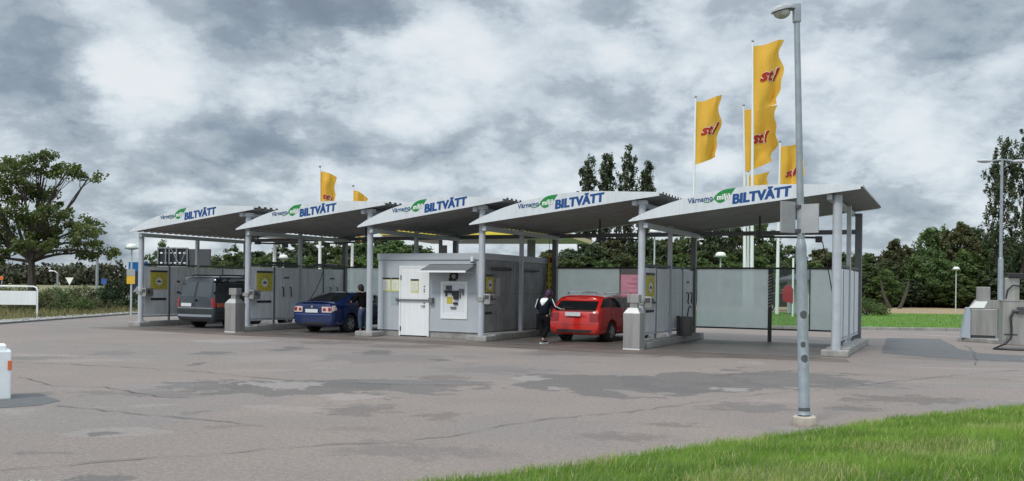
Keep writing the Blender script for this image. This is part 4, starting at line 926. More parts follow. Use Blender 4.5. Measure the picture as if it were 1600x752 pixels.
M_SKIN = mat('skin', (.42, .25, .18), .5)
def person(label, loc, rz, J, top_m, leg_m, hair_m, shoe_m, hood=None, stripe=None):
    t = thing('person', label, 'person', loc, rz)
    g = lambda k: J[k]
    body = chain([[('pel', g('pel'), .07), ('waist', g('waist'), .085), ('chest', g('chest'), .125), ('neck', g('neck'), .050), ('head0', g('head0'), .062), ('head1', g('head1'), .092), ('head2', g('head2'), .070)],
                  ['chest', ('ls', g('ls'), .052), ('le', g('le'), .038), ('lw', g('lw'), .026), ('lh', g('lh'), .032)], ['chest', ('rs', g('rs'), .052), ('re', g('re'), .038), ('rw', g('rw'), .026), ('rh', g('rh'), .032)],
                  ['pel', ('lhp', g('lhp'), .07), ('lk', g('lk'), .055), ('la', g('la'), .036), ('lt', g('lt'), .030)], ['pel', ('rhp', g('rhp'), .07), ('rk', g('rk'), .055), ('ra', g('ra'), .036), ('rt', g('rt'), .030)]])
    bo = skin('body', *body, M_SKIN, t)
    for s_ in 'lr':   # fingers and thumb
        w0 = Vector(g(s_ + 'w')); h = Vector(g(s_ + 'h')); d = (h - w0).normalized(); x = d.cross(Vector((0, 1, .2))).normalized(); y = d.cross(x)
        for k in range(5):
            ln = (.050, .068, .075, .070, .055)[k]; off = (k - 2) * .017
            a = h + x * off + d * .01
            if k == 0: a = w0.lerp(h, .4) + x * -.025; dd = (d - x * .8).normalized()
            else: dd = d
            v, e, r = chain([[('a', tuple(a), .010), ('b', tuple(a + dd * ln * .5), .009), ('c', tuple(a + (dd * .9 + y * .35) * ln), .007)]]); skin('finger' if k else 'thumb', v, e, r, M_SKIN, bo, 0, 1)
    jk = chain([[('hem', tuple(Vector(g('pel')) + Vector((0, 0, -.09))), .178), ('waist', g('waist'), .162), ('chest', g('chest'), .178), ('col', tuple(Vector(g('neck')) + Vector((0, 0, -.05))), .085)],
                ['chest', ('ls', g('ls'), .080), ('le', g('le'), .062), ('lw', g('lw'), .046)], ['chest', ('rs', g('rs'), .080), ('re', g('re'), .062), ('rw', g('rw'), .046)]])
    j = skin('jacket', *jk, top_m, t)
    tr = chain([[('pel', tuple(Vector(g('pel')) + Vector((0, 0, .08))), .150), ('p2', tuple(Vector(g('pel')) + Vector((0, 0, -.04))), .165)], ['p2', ('lhp', g('lhp'), .125), ('lk', g('lk'), .088), ('la', tuple(Vector(g('la')) + Vector((0, 0, .03))), .058)], ['p2', ('rhp', g('rhp'), .125), ('rk', g('rk'), .088), ('ra', tuple(Vector(g('ra')) + Vector((0, 0, .03))), .058)]])
    skin('trousers', *tr, leg_m, t)
    for s_ in 'lr':
        a = Vector(g(s_ + 'a')); b = Vector(g(s_ + 't')); d = (b - a); a0 = a - d.normalized() * .05; a0.z = b.z + .01
        v, e, r = chain([[('h', tuple(a0), .042), ('m', tuple(a0.lerp(b, .5) + Vector((0, 0, .012))), .046), ('t', tuple(b + d.normalized() * .03), .036)]]); skin('shoe', v, e, r, shoe_m, t)
        c = MB(); q = a0.lerp(b, .5); ang = math.atan2(-d.x, d.y); Mx = Matrix.Translation((q.x, q.y, b.z - .045)) @ Matrix.Rotation(ang, 4, 'Z'); c.box(-.045, .045, -.14, .15, 0, .02, Mx); c.build('sole', M_LWHITE, t, bevel=.008)
    h1 = Vector(g('head1')); h2 = Vector(g('head2'))
    c = MB(); c.ico(tuple(h1 + Vector((0, -.018, .02))), 1, 3, (.108, .115, .125), .03); c.ico(tuple(Vector(g('head0')) + Vector((0, -.055, .02))), 1, 2, (.085, .055, .10), .05); c.build('hair', hair_m, t, smooth=True)
    # face: nose, eyes, mouth, ears
    fy = h1.y + .088
    c = MB(); c.ico((h1.x, fy + .012, h1.z - .005), 1, 1, (.014, .020, .026)); c.build('nose', M_SKIN, bo)
    for sx in (-1, 1):
        c = MB(); c.ico((h1.x + sx * .033, fy - .002, h1.z + .022), 1, 1, (.014, .008, .008)); c.build('eye', M_LWHITE, bo)
        c = MB(); c.ico((h1.x + sx * .098, h1.y, h1.z), 1, 1, (.012, .022, .034)); c.build('ear', M_SKIN, bo)
    c = MB(); c.ico((h1.x, fy - .006, h1.z - .05), 1, 1, (.026, .006, .006)); c.build('mouth', M_FRED, bo)
    if hood is not None:
        n_ = Vector(g('neck')); c_ = Vector(g('chest'))
        v = []; W_ = 9; back = min(0, c_.y - n_.y) - .045
        rows = [(.11, n_.z - .0, -.085), (.145, n_.z - .05, -.13), (.12, n_.z - .12, -.165), (.07, n_.z - .19, -.172), (.02, n_.z - .25, -.16)]
        for hw, z, yy in rows:
            for k in range(W_):
                s = -1 + 2 * k / (W_ - 1); v.append((n_.x + hw * s, n_.y + yy + back * min(1, (n_.z + .04 - z) / .1) + .06 * s * s, z))
        c = MB(); c.add(v, [(i * W_ + k, i * W_ + k + 1, (i + 1) * W_ + k + 1, (i + 1) * W_ + k) for i in range(4) for k in range(W_ - 1)])
        ho = c.build('hood', hood, t, smooth=True); sm = ho.modifiers.new('s', 'SOLIDIFY'); sm.thickness = .03; s3 = ho.modifiers.new('u', 'SUBSURF'); s3.levels = 1; s3.render_levels = 1
    if stripe is not None:
        for s_, sx in (('l', -1), ('r', 1)):
            a = Vector(g(s_ + 's')); b = Vector(g(s_ + 'e')); d = Vector(g(s_ + 'w')); off = Vector((sx * .052, -.045, .028))
            c = MB(); c.tube([a + off * 1.15, a.lerp(b, .5) + off * .92, b + off * .80, b.lerp(d, .6) + off * .66, d + off * .5], .013, 6); c.build('sleeve_stripe', stripe, j)
    return t
M_JACK = mat('black_jersey', (.010, .012, .020), .9, spec=.08); M_TROU = mat('black_trousers', (.008, .008, .010), .9, spec=.08); M_HAIRP = mat('purple_black_hair', (.045, .015, .05), .5, var=.5, vscale=20)
person('person in black tracksuit with white hood seen from behind at the red car', P(16.62, .12), ANG + R(-12),
       dict(pel=(0, 0, .86), waist=(0, .0, 1.02), chest=(0, .08, 1.21), neck=(.01, .13, 1.36), head0=(.03, .16, 1.42), head1=(.05, .19, 1.475), head2=(.055, .21, 1.535),
            ls=(-.19, .07, 1.29), le=(-.29, .04, 1.05), lw=(-.20, .20, .98), lh=(-.17, .27, .97), rs=(.20, .10, 1.29), re=(.31, .12, 1.08), rw=(.40, .26, 1.02), rh=(.43, .32, 1.02),
            lhp=(-.09, 0, .80), lk=(-.08, .06, .46), la=(.05, -.05, .10), lt=(.04, .09, .05), rhp=(.09, 0, .80), rk=(.10, .06, .46), ra=(.12, -.22, .13), rt=(.13, -.10, .055)), M_JACK, M_TROU, M_HAIRP, M_BLACK, hood=M_LWHITE, stripe=M_LWHITE)
person('man in black top and blue jeans standing at the open side of the blue car', P(9.22, 1.35), ANG + R(75),
       dict(pel=(0, 0, .90), waist=(0, .02, 1.05), chest=(0, .06, 1.27), neck=(0, .10, 1.43), head0=(0, .13, 1.49), head1=(0, .16, 1.55), head2=(0, .17, 1.61),
            ls=(-.20, .06, 1.35), le=(-.26, .16, 1.10), lw=(-.18, .38, 1.08), lh=(-.16, .46, 1.08), rs=(.20, .06, 1.35), re=(.27, .12, 1.10), rw=(.20, .32, 1.00), rh=(.18, .40, .99),
            lhp=(-.09, 0, .84), lk=(-.10, .04, .48), la=(-.11, -.01, .10), lt=(-.12, .13, .055), rhp=(.09, 0, .84), rk=(.11, .03, .48), ra=(.13, -.04, .10), rt=(.15, .10, .055)), M_TROU, mat('jeans', (.05, .075, .13), .85, var=.2, vscale=9), mat('dark_hair', (.012, .010, .010), .6), M_BLACK)

# ------------------------------------------------------------------ lamp posts
lp = gnd(1257, 664); t = thing('street_lamp', 'tall leaning grey street lamp on a round base in front of the empty bay', 'street lamp', lp)
t.rotation_euler = (0, R(-1.8), 0)
c = MB(); c.lathe([(.145, 0), (.15, .04), (.14, .10), (.12, .115), (.07, .115)], (0, 0, 0), 28); c.build('base', mat('lamp_base', (.42, .37, .31), .9, var=.2, vscale=6, bump=.4), t, smooth=True)
c = MB(); c.lathe([(.09, .13), (.068, .19), (.066, 2.20), (.064, 2.26), (.045, 2.33)], (0, 0, 0), 20); c.build('lower_pole', M_GALV, t, smooth=True)
c = MB(); c.lathe([(.046, 2.33), (.035, 5.14)], (0, 0, 0), 16); c.build('upper_pole', M_GALV, t, smooth=True)
c = MB()
for z in (.19,): c.lathe([(.078, z - .06), (.069, z + .03)], (0, 0, 0), 18)
c.build('collar', mat('worn_mark', (.08, .085, .09), .7), t)
for z, r_, rr in ((.78, 1, .0675), (1.33, 1, .0675), (.97, .5, .0675)):
    c = MB(); v = []; K = 9
    for k in range(K):
        a0 = -2.3 + k * .16 * (1 if r_ == 1 else .7); e0 = math.sin(math.pi * (k + .3) / K) ** .4; v += [(rr * math.cos(a0), rr * math.sin(a0), z + .055 * r_ * (1 - e0) + random.uniform(0, .012)), (rr * math.cos(a0), rr * math.sin(a0), z + .05 + .055 * r_ * e0)]
    c.add(v, [(2 * k, 2 * k + 2, 2 * k + 3, 2 * k + 1) for k in range(K - 1)]); c.build('worn_mark', mat('worn_mark', (.08, .085, .09), .7), t)
c = MB(); c.box(-.045, .045, -.045, .045, 5.05, 5.29); c.build('head_bracket', M_GALV, t, bevel=.015)
# cobra style head pointing left
hd = MB()
rings_ = [(-.03, .05, .045, 5.22), (-.09, .075, .055, 5.22), (-.17, .10, .065, 5.205), (-.25, .095, .055, 5.19), (-.31, .05, .02, 5.175)]
v = []; n = 14
for x, wy, h, z in rings_:
    for k in range(n):
        a = math.pi * 2 * k / n; zz = math.sin(a); v.append((x, wy * math.cos(a), z + (h if zz > 0 else h * .25) * zz))
hd.add(v, [(i * n + k, i * n + (k + 1) % n, (i + 1) * n + (k + 1) % n, (i + 1) * n + k) for i in range(len(rings_) - 1) for k in range(n)] + [tuple(range(n)), tuple(range((len(rings_) - 1) * n, len(rings_) * n))])
h_ = hd.build('lamp_head', mat('lamp_head', (.24, .24, .25), .5, metal=.3), t, smooth=True)
c = MB(); c.ico((-.19, 0, 5.185), 1, 3, (.11, .075, .085)); c.build('lens', mat('lamp_lens', (.42, .42, .38), .15, var=.3, vscale=15), h_, smooth=True)
s_ = thing('road_sign', 'pair of grey sign backs clamped to the leaning street lamp', 'sign', at(1246, 341, lp.y), 0)
c = MB(); M1 = Matrix.Rotation(R(28), 4, 'Z'); M2 = Matrix.Rotation(R(-40), 4, 'Z')
c.box(-.28, -.045, -.012, .012, -.19, .20, M1); c.build('left_plate', mat('sign_back', (.33, .33, .34), .5, metal=.3, var=.12, vscale=5), s_)
c = MB(); c.box(.045, .27, -.012, .012, -.19, .17, M2); c.build('right_plate', mat('sign_back_light', (.42, .43, .44), .45, metal=.3, var=.1, vscale=5), s_)
c = MB(); c.cyl((0, 0, .12), (0, 0, .16), .055); c.cyl((0, 0, -.18), (0, 0, -.14), .055); c.build('clamp', M_DARK, s_)

lp2 = gnd(1562, 534); t = thing('street_lamp', 'double headed street lamp between the vacuum units', 'street lamp', lp2)
c = MB(); c.lathe([(.11, 0), (.09, .05), (.085, 2.75), (.08, 2.82), (.05, 2.9)], (0, 0, 0), 16); c.lathe([(.055, 2.9), (.045, 6.2)], (0, 0, 0), 14); c.build('pole', M_GALV, t, smooth=True)
c = MB(); c.tube([(-.42, 0, 6.16), (0, 0, 6.22), (.42, 0, 6.16)], .028, 8); c.build('arm', M_GALV, t)
for sx in (-1, 1):
    c = MB(); c.ico((sx * .60, 0, 6.16), 1, 3, (.26, .12, .065)); c.build('lamp_head', mat('lamp_head_light', (.45, .46, .48), .4), t, smooth=True)
def mushroom(x, y, d, z, label, group='white mushroom lamps behind the bays'):
    p = at(x, y, d); t = thing('mushroom_lamp', label, 'lamp', (p.x, p.y, 0), 0, group); z = p.z
    c = MB(); c.lathe([(.045, 0), (.04, z - .3)], (0, 0, 0), 12); c.build('pole', mat('lamp_pole_pale', (.45, .48, .48), .5), t, smooth=True)
    c = MB(); c.lathe([(.10, z - .3), (.34, z - .24), (.34, z - .19), (.08, z - .19)], (0, 0, 0), 20); c.build('shade_ring', M_GALV, t)
    c = MB(); c.lathe([(.26, z - .19), (.25, z - .10), (.20, z - .04), (.12, z - .005), (.03, z)], (0, 0, 0), 20); c.build('dome', mat('lamp_dome', (.70, .71, .62), .4), t, smooth=True)
    return t
lm = mushroom(206, 381, 43.9, 0, 'white mushroom lamp with grey and yellow plates, left of the bays')
c = MB(); c.box(-.20, .20, -.07, -.05, 1.95, 2.28); c.build('grey_plate', mat('plate_grey', (.32, .34, .34), .5), lm)
c = MB(); c.box(-.20, .20, -.07, -.05, 1.56, 1.94); c.build('yellow_plate', mat('plate_yellow', (.66, .40, .03), .5), lm)
mushroom(443, 398, 55, 0, 'white mushroom lamp behind the blue car bay wall')
mushroom(1023, 357, 46, 0, 'white mushroom lamp above the wall right of the red car')
mushroom(1126, 394, 46, 0, 'white mushroom lamp behind the frosted screen of the empty bay')
mushroom(1494, 417, 75, 0, 'thin white lamp standing in the field before the trees', 'thin lamps at the field edge')

# ------------------------------------------------------------------ flags
def flag(px, py_top, base_px, d, fw, fh, label, seed, letter=True, lean=0.0, face=0.0, side=1):
    top = at(px, py_top, d); base = at(base_px, 490, d); base.z = 0; t = thing('flagpole', label, 'flagpole', base, 0, 'yellow flags on white poles')
    tp = top - base
    def pole(z): f = z / tp.z; return Vector((tp.x * f ** 1.6, 0, z))
    c = MB(); c.tube([pole(tp.z * k / 8) for k in range(9)], [.13 - .075 * k / 8 for k in range(9)], 12); c.build('pole', M_WHITE, t, smooth=True)
    c = MB(); c.ico(tuple(pole(tp.z) + Vector((0, 0, .05))), .09, 1); c.build('finial', M_STEELD, t)
    r_ = random.Random(seed); ph = r_.uniform(0, 6); ph2 = r_.uniform(0, 6)
    z1 = tp.z - .25
    def cl(s, q):   # s 0..1 along fly, q 0..1 downwards
        p = pole(z1 - q * fh); droop = .10 * s * s * fh * (1 - .6 * q) + .03 * fh * s * math.sin(5 * q + ph)
        edge = .06 * s * math.sin(9 * q + ph2) + .05 * s * math.sin(17 * q + ph)
        wq = fw * (1 - .22 * q ** 1.5) * (1 + edge)
        y = .36 * s ** .7 * math.sin(5.6 * s + 2.6 * q + ph) + .17 * s * math.sin(11 * s - 6 * q + ph2) + .05 * math.sin(14 * q + 4 * s) * s
        return Vector((p.x + .05 + wq * s * .97, y * 1.2, p.z + droop * side - .12 * s * fh * q * (1 - q) + .1 * fh * s * q * side))
    ns, nq = 18, 26; v = [cl(i / ns, j / nq) for i in range(ns + 1) for j in range(nq + 1)]; m = nq + 1
    c = MB(); c.add(v, [(i * m + j, i * m + j + 1, (i + 1) * m + j + 1, (i + 1) * m + j) for i in range(ns) for j in range(nq)]); fo = c.build('flag', M_FLAG, t, smooth=True)
    if letter:
        for tx, m_, sc_, off in (('st1', M_LWHITE, .05, .035), ('st1', M_FRED, .018, .055)):
            vs, fs = text2d(tx, 1, .28, sc_ * .9 + .03); a = min(q[0] for q in vs); b = max(q[0] for q in vs)
            bm = bmesh.new(); bv = [bm.verts.new((q[0], q[1], 0)) for q in vs]
            for f_ in fs:
                try: bm.faces.new([bv[k] for k in f_])
                except ValueError: pass
            bmesh.ops.triangulate(bm, faces=bm.faces[:]); bmesh.ops.subdivide_edges(bm, edges=[e for e in bm.edges if e.calc_length() > .12], cuts=2, use_grid_fill=True)
            def mp(x, y): s = .22 + (x - a) / (b - a) * .64; q = .54 - (y / .7) * .17 * (fw / fh) / .5; return s, q
            out_v = []
            for w_ in bm.verts:
                s, q = mp(w_.co.x, w_.co.y); p = cl(s, q); e = .01; n_ = (cl(s + e, q) - p).cross(cl(s, q + e) - p).normalized()
                if n_.y > 0: n_ = -n_
                w_.co = p + n_ * off
            me = bpy.data.meshes.new('lettering'); bm.to_mesh(me); bm.free(); link('lettering', me, m_, fo)
    return t
flag(1176, 66, 1174, 58.6, 2.1, 4.3, 'tallest white pole with yellow flag, above the others', 3)
flag(1162, 166, 1163, 61, 2.3, 4.2, 'white pole with yellow flag just below the tallest flag', 9)
flag(1087, 153, 1081, 60, 1.8, 4.2, 'white pole with yellow flag, left of the tallest flag', 21)
flag(1219, 223, 1214, 60, 1.55, 3.8, 'white pole with yellow flag partly behind the leaning street lamp', 33)
flag(1166, 270, 1232, 62, 1.5, 3.0, 'short white pole whose yellow flag shows just above the last canopy', 41, True) if False else None
lowf = flag(1169, 269, 1168, 66, 1.7, 3.4, 'short pole whose yellow flag barely shows above the last canopy', 44)
flag(500, 262, 499, 62, 1.0, 3.3, 'white pole with yellow flag above the second canopy', 51, side=-.8)
flag(552, 292, 549, 64, .9, 3.0, 'white pole with only its yellow flag tip above the second canopy', 63, side=-1.6)

# ------------------------------------------------------------------ filling station behind
fs_ = thing('fuel_canopy', 'low fuel station canopy with yellow edge behind the bays', 'canopy', at(600, 447, 52) * Vector((1, 1, 0)) if False else Vector((at(592, 447, 50).x, 50, 0)), R(-14))
c = MB()
def arc_poly(x0, x1, z0, h, n=16): return [(x0 + (x1 - x0) * i / n, z0) for i in range(n + 1)] + [(x0 + (x1 - x0) * i / n, z0 + .04 + h * math.sin(math.pi * i / n)) for i in range(n, -1, -1)]
for x0, x1 in ((0, 4.4), (4.6, 9.4)):
    c = MB(); c.prism(arc_poly(x0, x1, 4.42, .42), 0, .35); c.build('fascia', M_CANY, fs_)
c = MB(); c.box(0, 10.2, .36, 9.0, 4.36, 4.62); c.build('roof_slab', mat('slab_white', (.42, .42, .41), .5), fs_)
c = MB(); c.prism([(.4, 4.36), (9.2, 4.36), (9.2, 4.60), (.4, 4.60)], 10.22, 10.4, 'YZ'); c.build('side_fascia', mat('canopy_cream', (.66, .52, .30), .5), fs_)
for x, y in ((2.2, 4.5), (7.6, 4.5)):
    c = MB(); c.box(x - .2, x + .2, y - .2, y + .2, 0, 4.36); c.build('canopy_column', M_STEELD, fs_)
c = MB(); c.box(3.7, 4.3, -.08, -.02, 3.85, 4.18); c.build('lamp_box', M_WHITE, fs_)
sh = thing('station_shop', 'dark glazed station shop under the yellow edged canopy', 'building', Vector((at(690, 447, 64).x, 62, 0)), R(-14))
c = MB(); c.box(0, 4.6, 0, 5, 0, 3.3); c.build('wall', mat('shop_wall', (.16, .17, .18), .6), sh)
c = MB(); c.box(-.3, 4.9, -.3, 5.3, 3.32, 3.65); c.build('roof', mat('shop_roof', (.35, .35, .34), .6), sh)
for i in range(2):
    c = MB(); c.box(.2 + i * 2.15, 2.25 + i * 2.15, -.03, -.005, .4, 2.7); c.build('window', M_GLASS, sh)
wc = thing('truck_canopy', 'small white arched canopy on a thin column behind the blue car bay', 'canopy', Vector((at(398, 447, 62).x, 62, 0)), R(-10))
c = MB(); c.prism(arc_poly(0, 3.2, 4.85, .22), 0, 4.0); c.build('roof', M_WHITE, wc)
c = MB(); c.cyl((.5, 2, 0), (.5, 2, 4.85), .12); c.build('canopy_column', M_WHITE, wc)
c = MB(); c.box(.5, 2.7, 1.9, 2.1, 4.45, 4.62); c.build('cross_arm', M_DARK, wc)
# lattice price board behind the first bay
pb = thing('display_board', 'dark lattice framed display board above the wall beside the van', 'sign', Vector((at(247, 447, 44).x, 44, 0)), R(-12))
zt, zb_ = 3.30, 2.45
c = MB(); c.box(0, 1.62, 0, .08, zb_, zt); c.build('panel', mat('board_dark', (.02, .025, .035), .3), pb)
c = MB(); c.box(1.66, 2.75, .02, .12, zb_ + .02, zt - .02); c.build('side_panel', M_DARK, pb)
c = MB()
for x in (0, .42, .62, 1.0, 1.58): c.box(x, x + .045, -.10, -.05, zb_ - .05, zt + .05)
for z in (zb_ - .05, zt): c.box(0, 1.64, -.105, -.055, z, z + .045)
c.tube([(.75, -.12, zt), (1.25, -.12, zb_)], .02, 6); c.tube([(1.55, -.12, zt - .1), (1.22, -.12, zb_)], .02, 6); c.build('lattice', mat('lattice_grey', (.22, .23, .24), .5), pb)
c = MB()
for z in (zb_ + .12, zt - .25):
    for k in range(6): c.box(.10 + k * .25, .22 + k * .25, -.012, -.004, z, z + .07)
c.build('white_tiles', M_LWHITE, pb)
c = MB(); c.box(.40, .48, .1, .18, 0, zb_ + .3); c.box(2.2, 2.28, .13, .21, 0, zb_ + .3); c.build('post', M_STEELD, pb)
# kiosk hut, red round sign, parked car, right side
k_ = thing('kiosk', 'small hut with dark hipped tile roof seen through the rear glass', 'hut', Vector((at(1277, 447, 60).x, 61, 0)), R(0))
c = MB(); c.box(-1.2, 1.4, -1.0, 1.6, 0, 2.2); c.build('wall', mat('hut_white', (.52, .55, .55), .6, streak=.2), k_)
c = MB(); c.add([(-1.95, -1.6, 2.2), (2.0, -1.6, 2.2), (2.0, 2.2, 2.2), (-1.95, 2.2, 2.2), (0, .2, 3.1), (-1.95, -1.6, 2.35), (2.0, -1.6, 2.35), (2.0, 2.2, 2.35), (-1.95, 2.2, 2.35)], [(0, 3, 2, 1), (0, 1, 6, 5), (1, 2, 7, 6), (2, 3, 8, 7), (3, 0, 5, 8), (5, 6, 4), (6, 7, 4), (7, 8, 4), (8, 5, 4)]); c.build('roof', mat('dark_tile', (.045, .047, .055), .6, var=.3, vscale=6), k_)
for x in (-1.75, 1.8):
    c = MB(); c.box(x - .08, x + .08, -1.45, -1.30, 0, 2.2); c.build('post', M_DARK, k_)
rs = thing('red_sign', 'dark red rounded sign on a thin pole left of the hut', 'sign', Vector((at(1231, 447, 55).x, 55, 0)))
c = MB(); c.prism([(-.26 + .0, .95), (.30, .85), (.32, 1.7), (.12, 1.95), (-.12, 1.95), (-.32, 1.65), (-.32, 1.15)], -.05, 0); c.build('board', M_RED, rs)
c = MB(); c.cyl((.32, .03, 0), (.32, .03, 3.6), .06); c.build('pole', M_WHITE, rs)

# ------------------------------------------------------------------ vacuum island on the right
isl = MB(); g0 = gnd(1496, 533); g1 = gnd(1560, 545)
isl.prism([(g0.x, g0.y), (g0.x + 1.35, g0.y - 2.9), (g0.x + 9, g0.y - 6.2), (g0.x + 9.5, g0.y - 4.6), (g0.x + 1.5, g0.y + .6), (g0.x + .3, g0.y + .6)], 0, .13, 'XY'); struct(isl.build('island_kerb', M_CONC, bevel=.02))
va = thing('vacuum_unit', 'stainless vacuum unit with sloped side and small top box, left one', 'vacuum unit', gnd(1532, 534), R(-20), 'stainless vacuum units on the island')
c = MB(); c.box(-.33, .45, -.30, .30, .22, 1.12); c.build('cabinet', M_STAIN, va, bevel=.02)
c = MB(); c.prism([(-.62, .13), (-.34, .13), (-.34, 1.16), (-.46, 1.16)], -.27, .27); c.build('side_plate', mat('plate_blue_grey', (.36, .41, .46), .5), va)
c = MB(); c.prism([(-.36, 1.13), (.48, 1.13), (.62, 1.42), (.10, 1.42), (-.16, 1.42)], -.30, .30); c.build('hood', M_STAIN, va)
c = MB(); c.prism([(-.38, 1.15), (.05, 1.15), (.16, 1.37), (-.20, 1.37)], -.325, -.302); c.build('white_flap', M_LWHITE, va)
c = MB(); c.box(-.14, .26, -.14, .14, 1.422, 1.86); c.build('top_box', M_STAIN, va, bevel=.01)
c = MB(); c.box(-.3, .42, -.26, .26, .13, .215); c.build('foot', M_DARK, va)
vb = thing('vacuum_unit', 'large stainless vacuum unit with black hose, at the right edge', 'vacuum unit', gnd(1592, 546), R(-20), 'stainless vacuum units on the island')
c = MB(); c.box(-.50, .80, -.35, .35, .13, 1.42); c.build('cabinet', M_STAIN, vb, bevel=.02)
c = MB(); c.box(-.52, .82, -.37, .37, 1.422, 1.46); c.build('lid', M_STAIN, vb)
c = MB(); c.box(-.40, -.02, -.10, .16, 1.462, 2.12); c.build('mast', M_STAIN, vb, bevel=.01)
c = MB(); c.box(-.32, .16, -.22, .10, 2.122, 2.26); c.build('mast_head', M_BLACK, vb, bevel=.02)
c = MB(); c.box(-.12, .18, -.44, -.352, 1.05, 1.26); c.cyl((-.25, -.42, 1.14), (-.1, -.42, 1.14), .05); c.build('hose_port', M_DARK, vb)
c = MB(); c.box(.44, .68, -.47, -.352, 1.1, 1.3); c.build('orange_nozzle', mat('orange', (.65, .10, .03), .5), vb)
c = MB(); c.tube([(-.22, -.44, 1.12), (-.30, -.46, .95), (-.28, -.5, .6), (-.30, -.52, .35), (-.45, -.55, .18), (-.75, -.6, .03), (-.4, -.75, .03), (.4, -.75, .03), (.72, -.6, .1), (.78, -.5, .7), (.70, -.45, 1.1)], .035, 8); c.build('suction_hose', M_BLACK, vb, smooth=True)
c = MB(); c.tube([(-.38, -.12, 1.5), (-.34, -.16, 1.75), (-.2, -.18, 1.9), (0, -.15, 1.88), (.1, -.12, 1.75)], .022, 7); c.build('coiled_hose', M_BLACK, vb, smooth=True)
c = MB(); c.box(-.45, -.1, -.357, -.351, .42, .47); c.build('vent', M_DARK, vb)

# ------------------------------------------------------------------ left side objects
wb = thing('white_barrier', 'white barrier block with orange reflector at the left edge', 'barrier', gnd(17, 624), R(32))
c = MB(); c.box(-1.5, 0, -.02, .50, 0, .69); c.build('body', mat('barrier_white', (.72, .76, .78), .55, var=.06, vscale=3, streak=.12), wb, bevel=.02)
c = MB(); c.box(-1.45, -.06, .03, .45, .685, .77); c.build('top_ridge', mat('barrier_white', (.72, .76, .78)), wb, bevel=.02)
c = MB(); c.box(-.045, .004, -.03, -.021, .42, .55); c.box(.0005, .008, -.02, .02, .42, .55); c.build('reflector', mat('reflector_orange', (.62, .16, .05), .3), wb)
sb = thing('blank_sign', 'blank white board in a bent white tube frame on the verge', 'sign', gnd(58, 497), R(6))
c = MB(); c.tube([(0, 0, 0), (0, 0, 1.22), (-.04, 0, 1.34), (-.16, 0, 1.40), (-2.9, 0, 1.40), (-3.02, 0, 1.34), (-3.06, 0, 1.22), (-3.06, 0, 0)], .035, 10); c.build('frame', M_WHITE, sb, smooth=True)
c = MB(); c.box(-3.0, -.05, -.02, .02, .58, 1.20); c.build('board', M_WHITE, sb)
def poleobj(name, x, y0, y1, d, r, label, cat, build=None, group=None):
    a = at(x, y0, d); t = thing(name, label, cat, (a.x, a.y, 0), 0, group); c = MB(); c.cyl((0, 0, 0), (0, 0, a.z), r, n=10); c.build('pole', M_GALV, t)
    return t, a.z
poleobj('light_mast', 152, 404, 0, 85, .13, 'grey mast rising over the road behind the oak', 'mast')
t, z = poleobj('road_lamp', 90, 426, 0, 110, .10, 'small road lamp with bent arm between the oak and the mast', 'lamp')
c = MB(); c.tube([(0, 0, z - .1), (-.3, 0, z + .15), (-.6, 0, z + .2)], .05, 6); c.ico((-.8, 0, z + .18), 1, 1, (.35, .15, .09)); c.build('lamp_head', M_LWHITE, t)
t, z = poleobj('yield_sign', 109, 434, 0, 100, .05, 'white backed triangular sign beyond the bushes', 'sign')
c = MB(); c.prism([(-.45, z), (.45, z), (0, z - .8)], -.06, -.03); c.build('plate', M_LWHITE, t)
t, z = poleobj('blue_sign', 163, 436, 0, 95, .05, 'small blue road sign right of the grey mast', 'sign')
c = MB(); c.box(-.28, .28, -.08, -.05, z - .55, z); c.build('plate', mat('sign_blue', (.03, .10, .35), .5), t)
t, z = poleobj('orange_sign', 3, 431, 0, 80, .05, 'round orange sign at the left edge', 'sign')
c = MB(); c.lathe([(.19, 0), (.19, .03)], (0, -.08, z - .2), 16, 'Y'); c.build('plate', mat('sign_orange', (.62, .16, .03), .5), t)
bp_ = thing('blue_hoarding', 'dark blue hoarding half hidden by the leftmost column', 'hoarding', Vector((at(211, 447, 58).x, 58, 0)), 0)
c = MB(); c.box(-.38, .6, 0, .3, 0.3, 2.9); c.build('board', mat('navy_board', (.015, .03, .08), .5), bp_)
c = MB(); c.box(-.42, .64, -.02, .32, 2.32, 2.92); c.build('blue_band', mat('blue_band', (.01, .12, .34), .4), bp_)

# ------------------------------------------------------------------ vegetation
def fast_mesh(name, verts, faces_n, quads, m):
    me = bpy.data.meshes.new(name); nv = len(verts); nf = len(quads); k = quads.shape[1]
    me.vertices.add(nv); me.vertices.foreach_set('co', verts.astype(np.float32).ravel()); me.loops.add(nf * k); me.loops.foreach_set('vertex_index', quads.astype(np.int32).ravel())
    me.polygons.add(nf); me.polygons.foreach_set('loop_start', np.arange(0, nf * k, k, dtype=np.int32)); me.polygons.foreach_set('loop_total', np.full(nf, k, dtype=np.int32)); me.update(); me.validate()
    if m is not None: me.materials.append(m)
    return me
def leaves(centres, size, name, m, flat=.0):
    n = len(centres); a = rng.normal(size=(n, 3)); a /= np.linalg.norm(a, axis=1)[:, None]; b = rng.normal(size=(n, 3)); b -= a * (a * b).sum(1)[:, None]; b /= np.linalg.norm(b, axis=1)[:, None]
    s = (size * rng.uniform(.6, 1.35, n))[:, None]; c = np.asarray(centres)
    v = np.stack([c - a * s, c - b * s * .55 + a * s * .1, c + a * s, c + b * s * .55 + a * s * .1], 1).reshape(-1, 3)
    return fast_mesh(name, v, n, np.arange(4 * n).reshape(-1, 4), m)
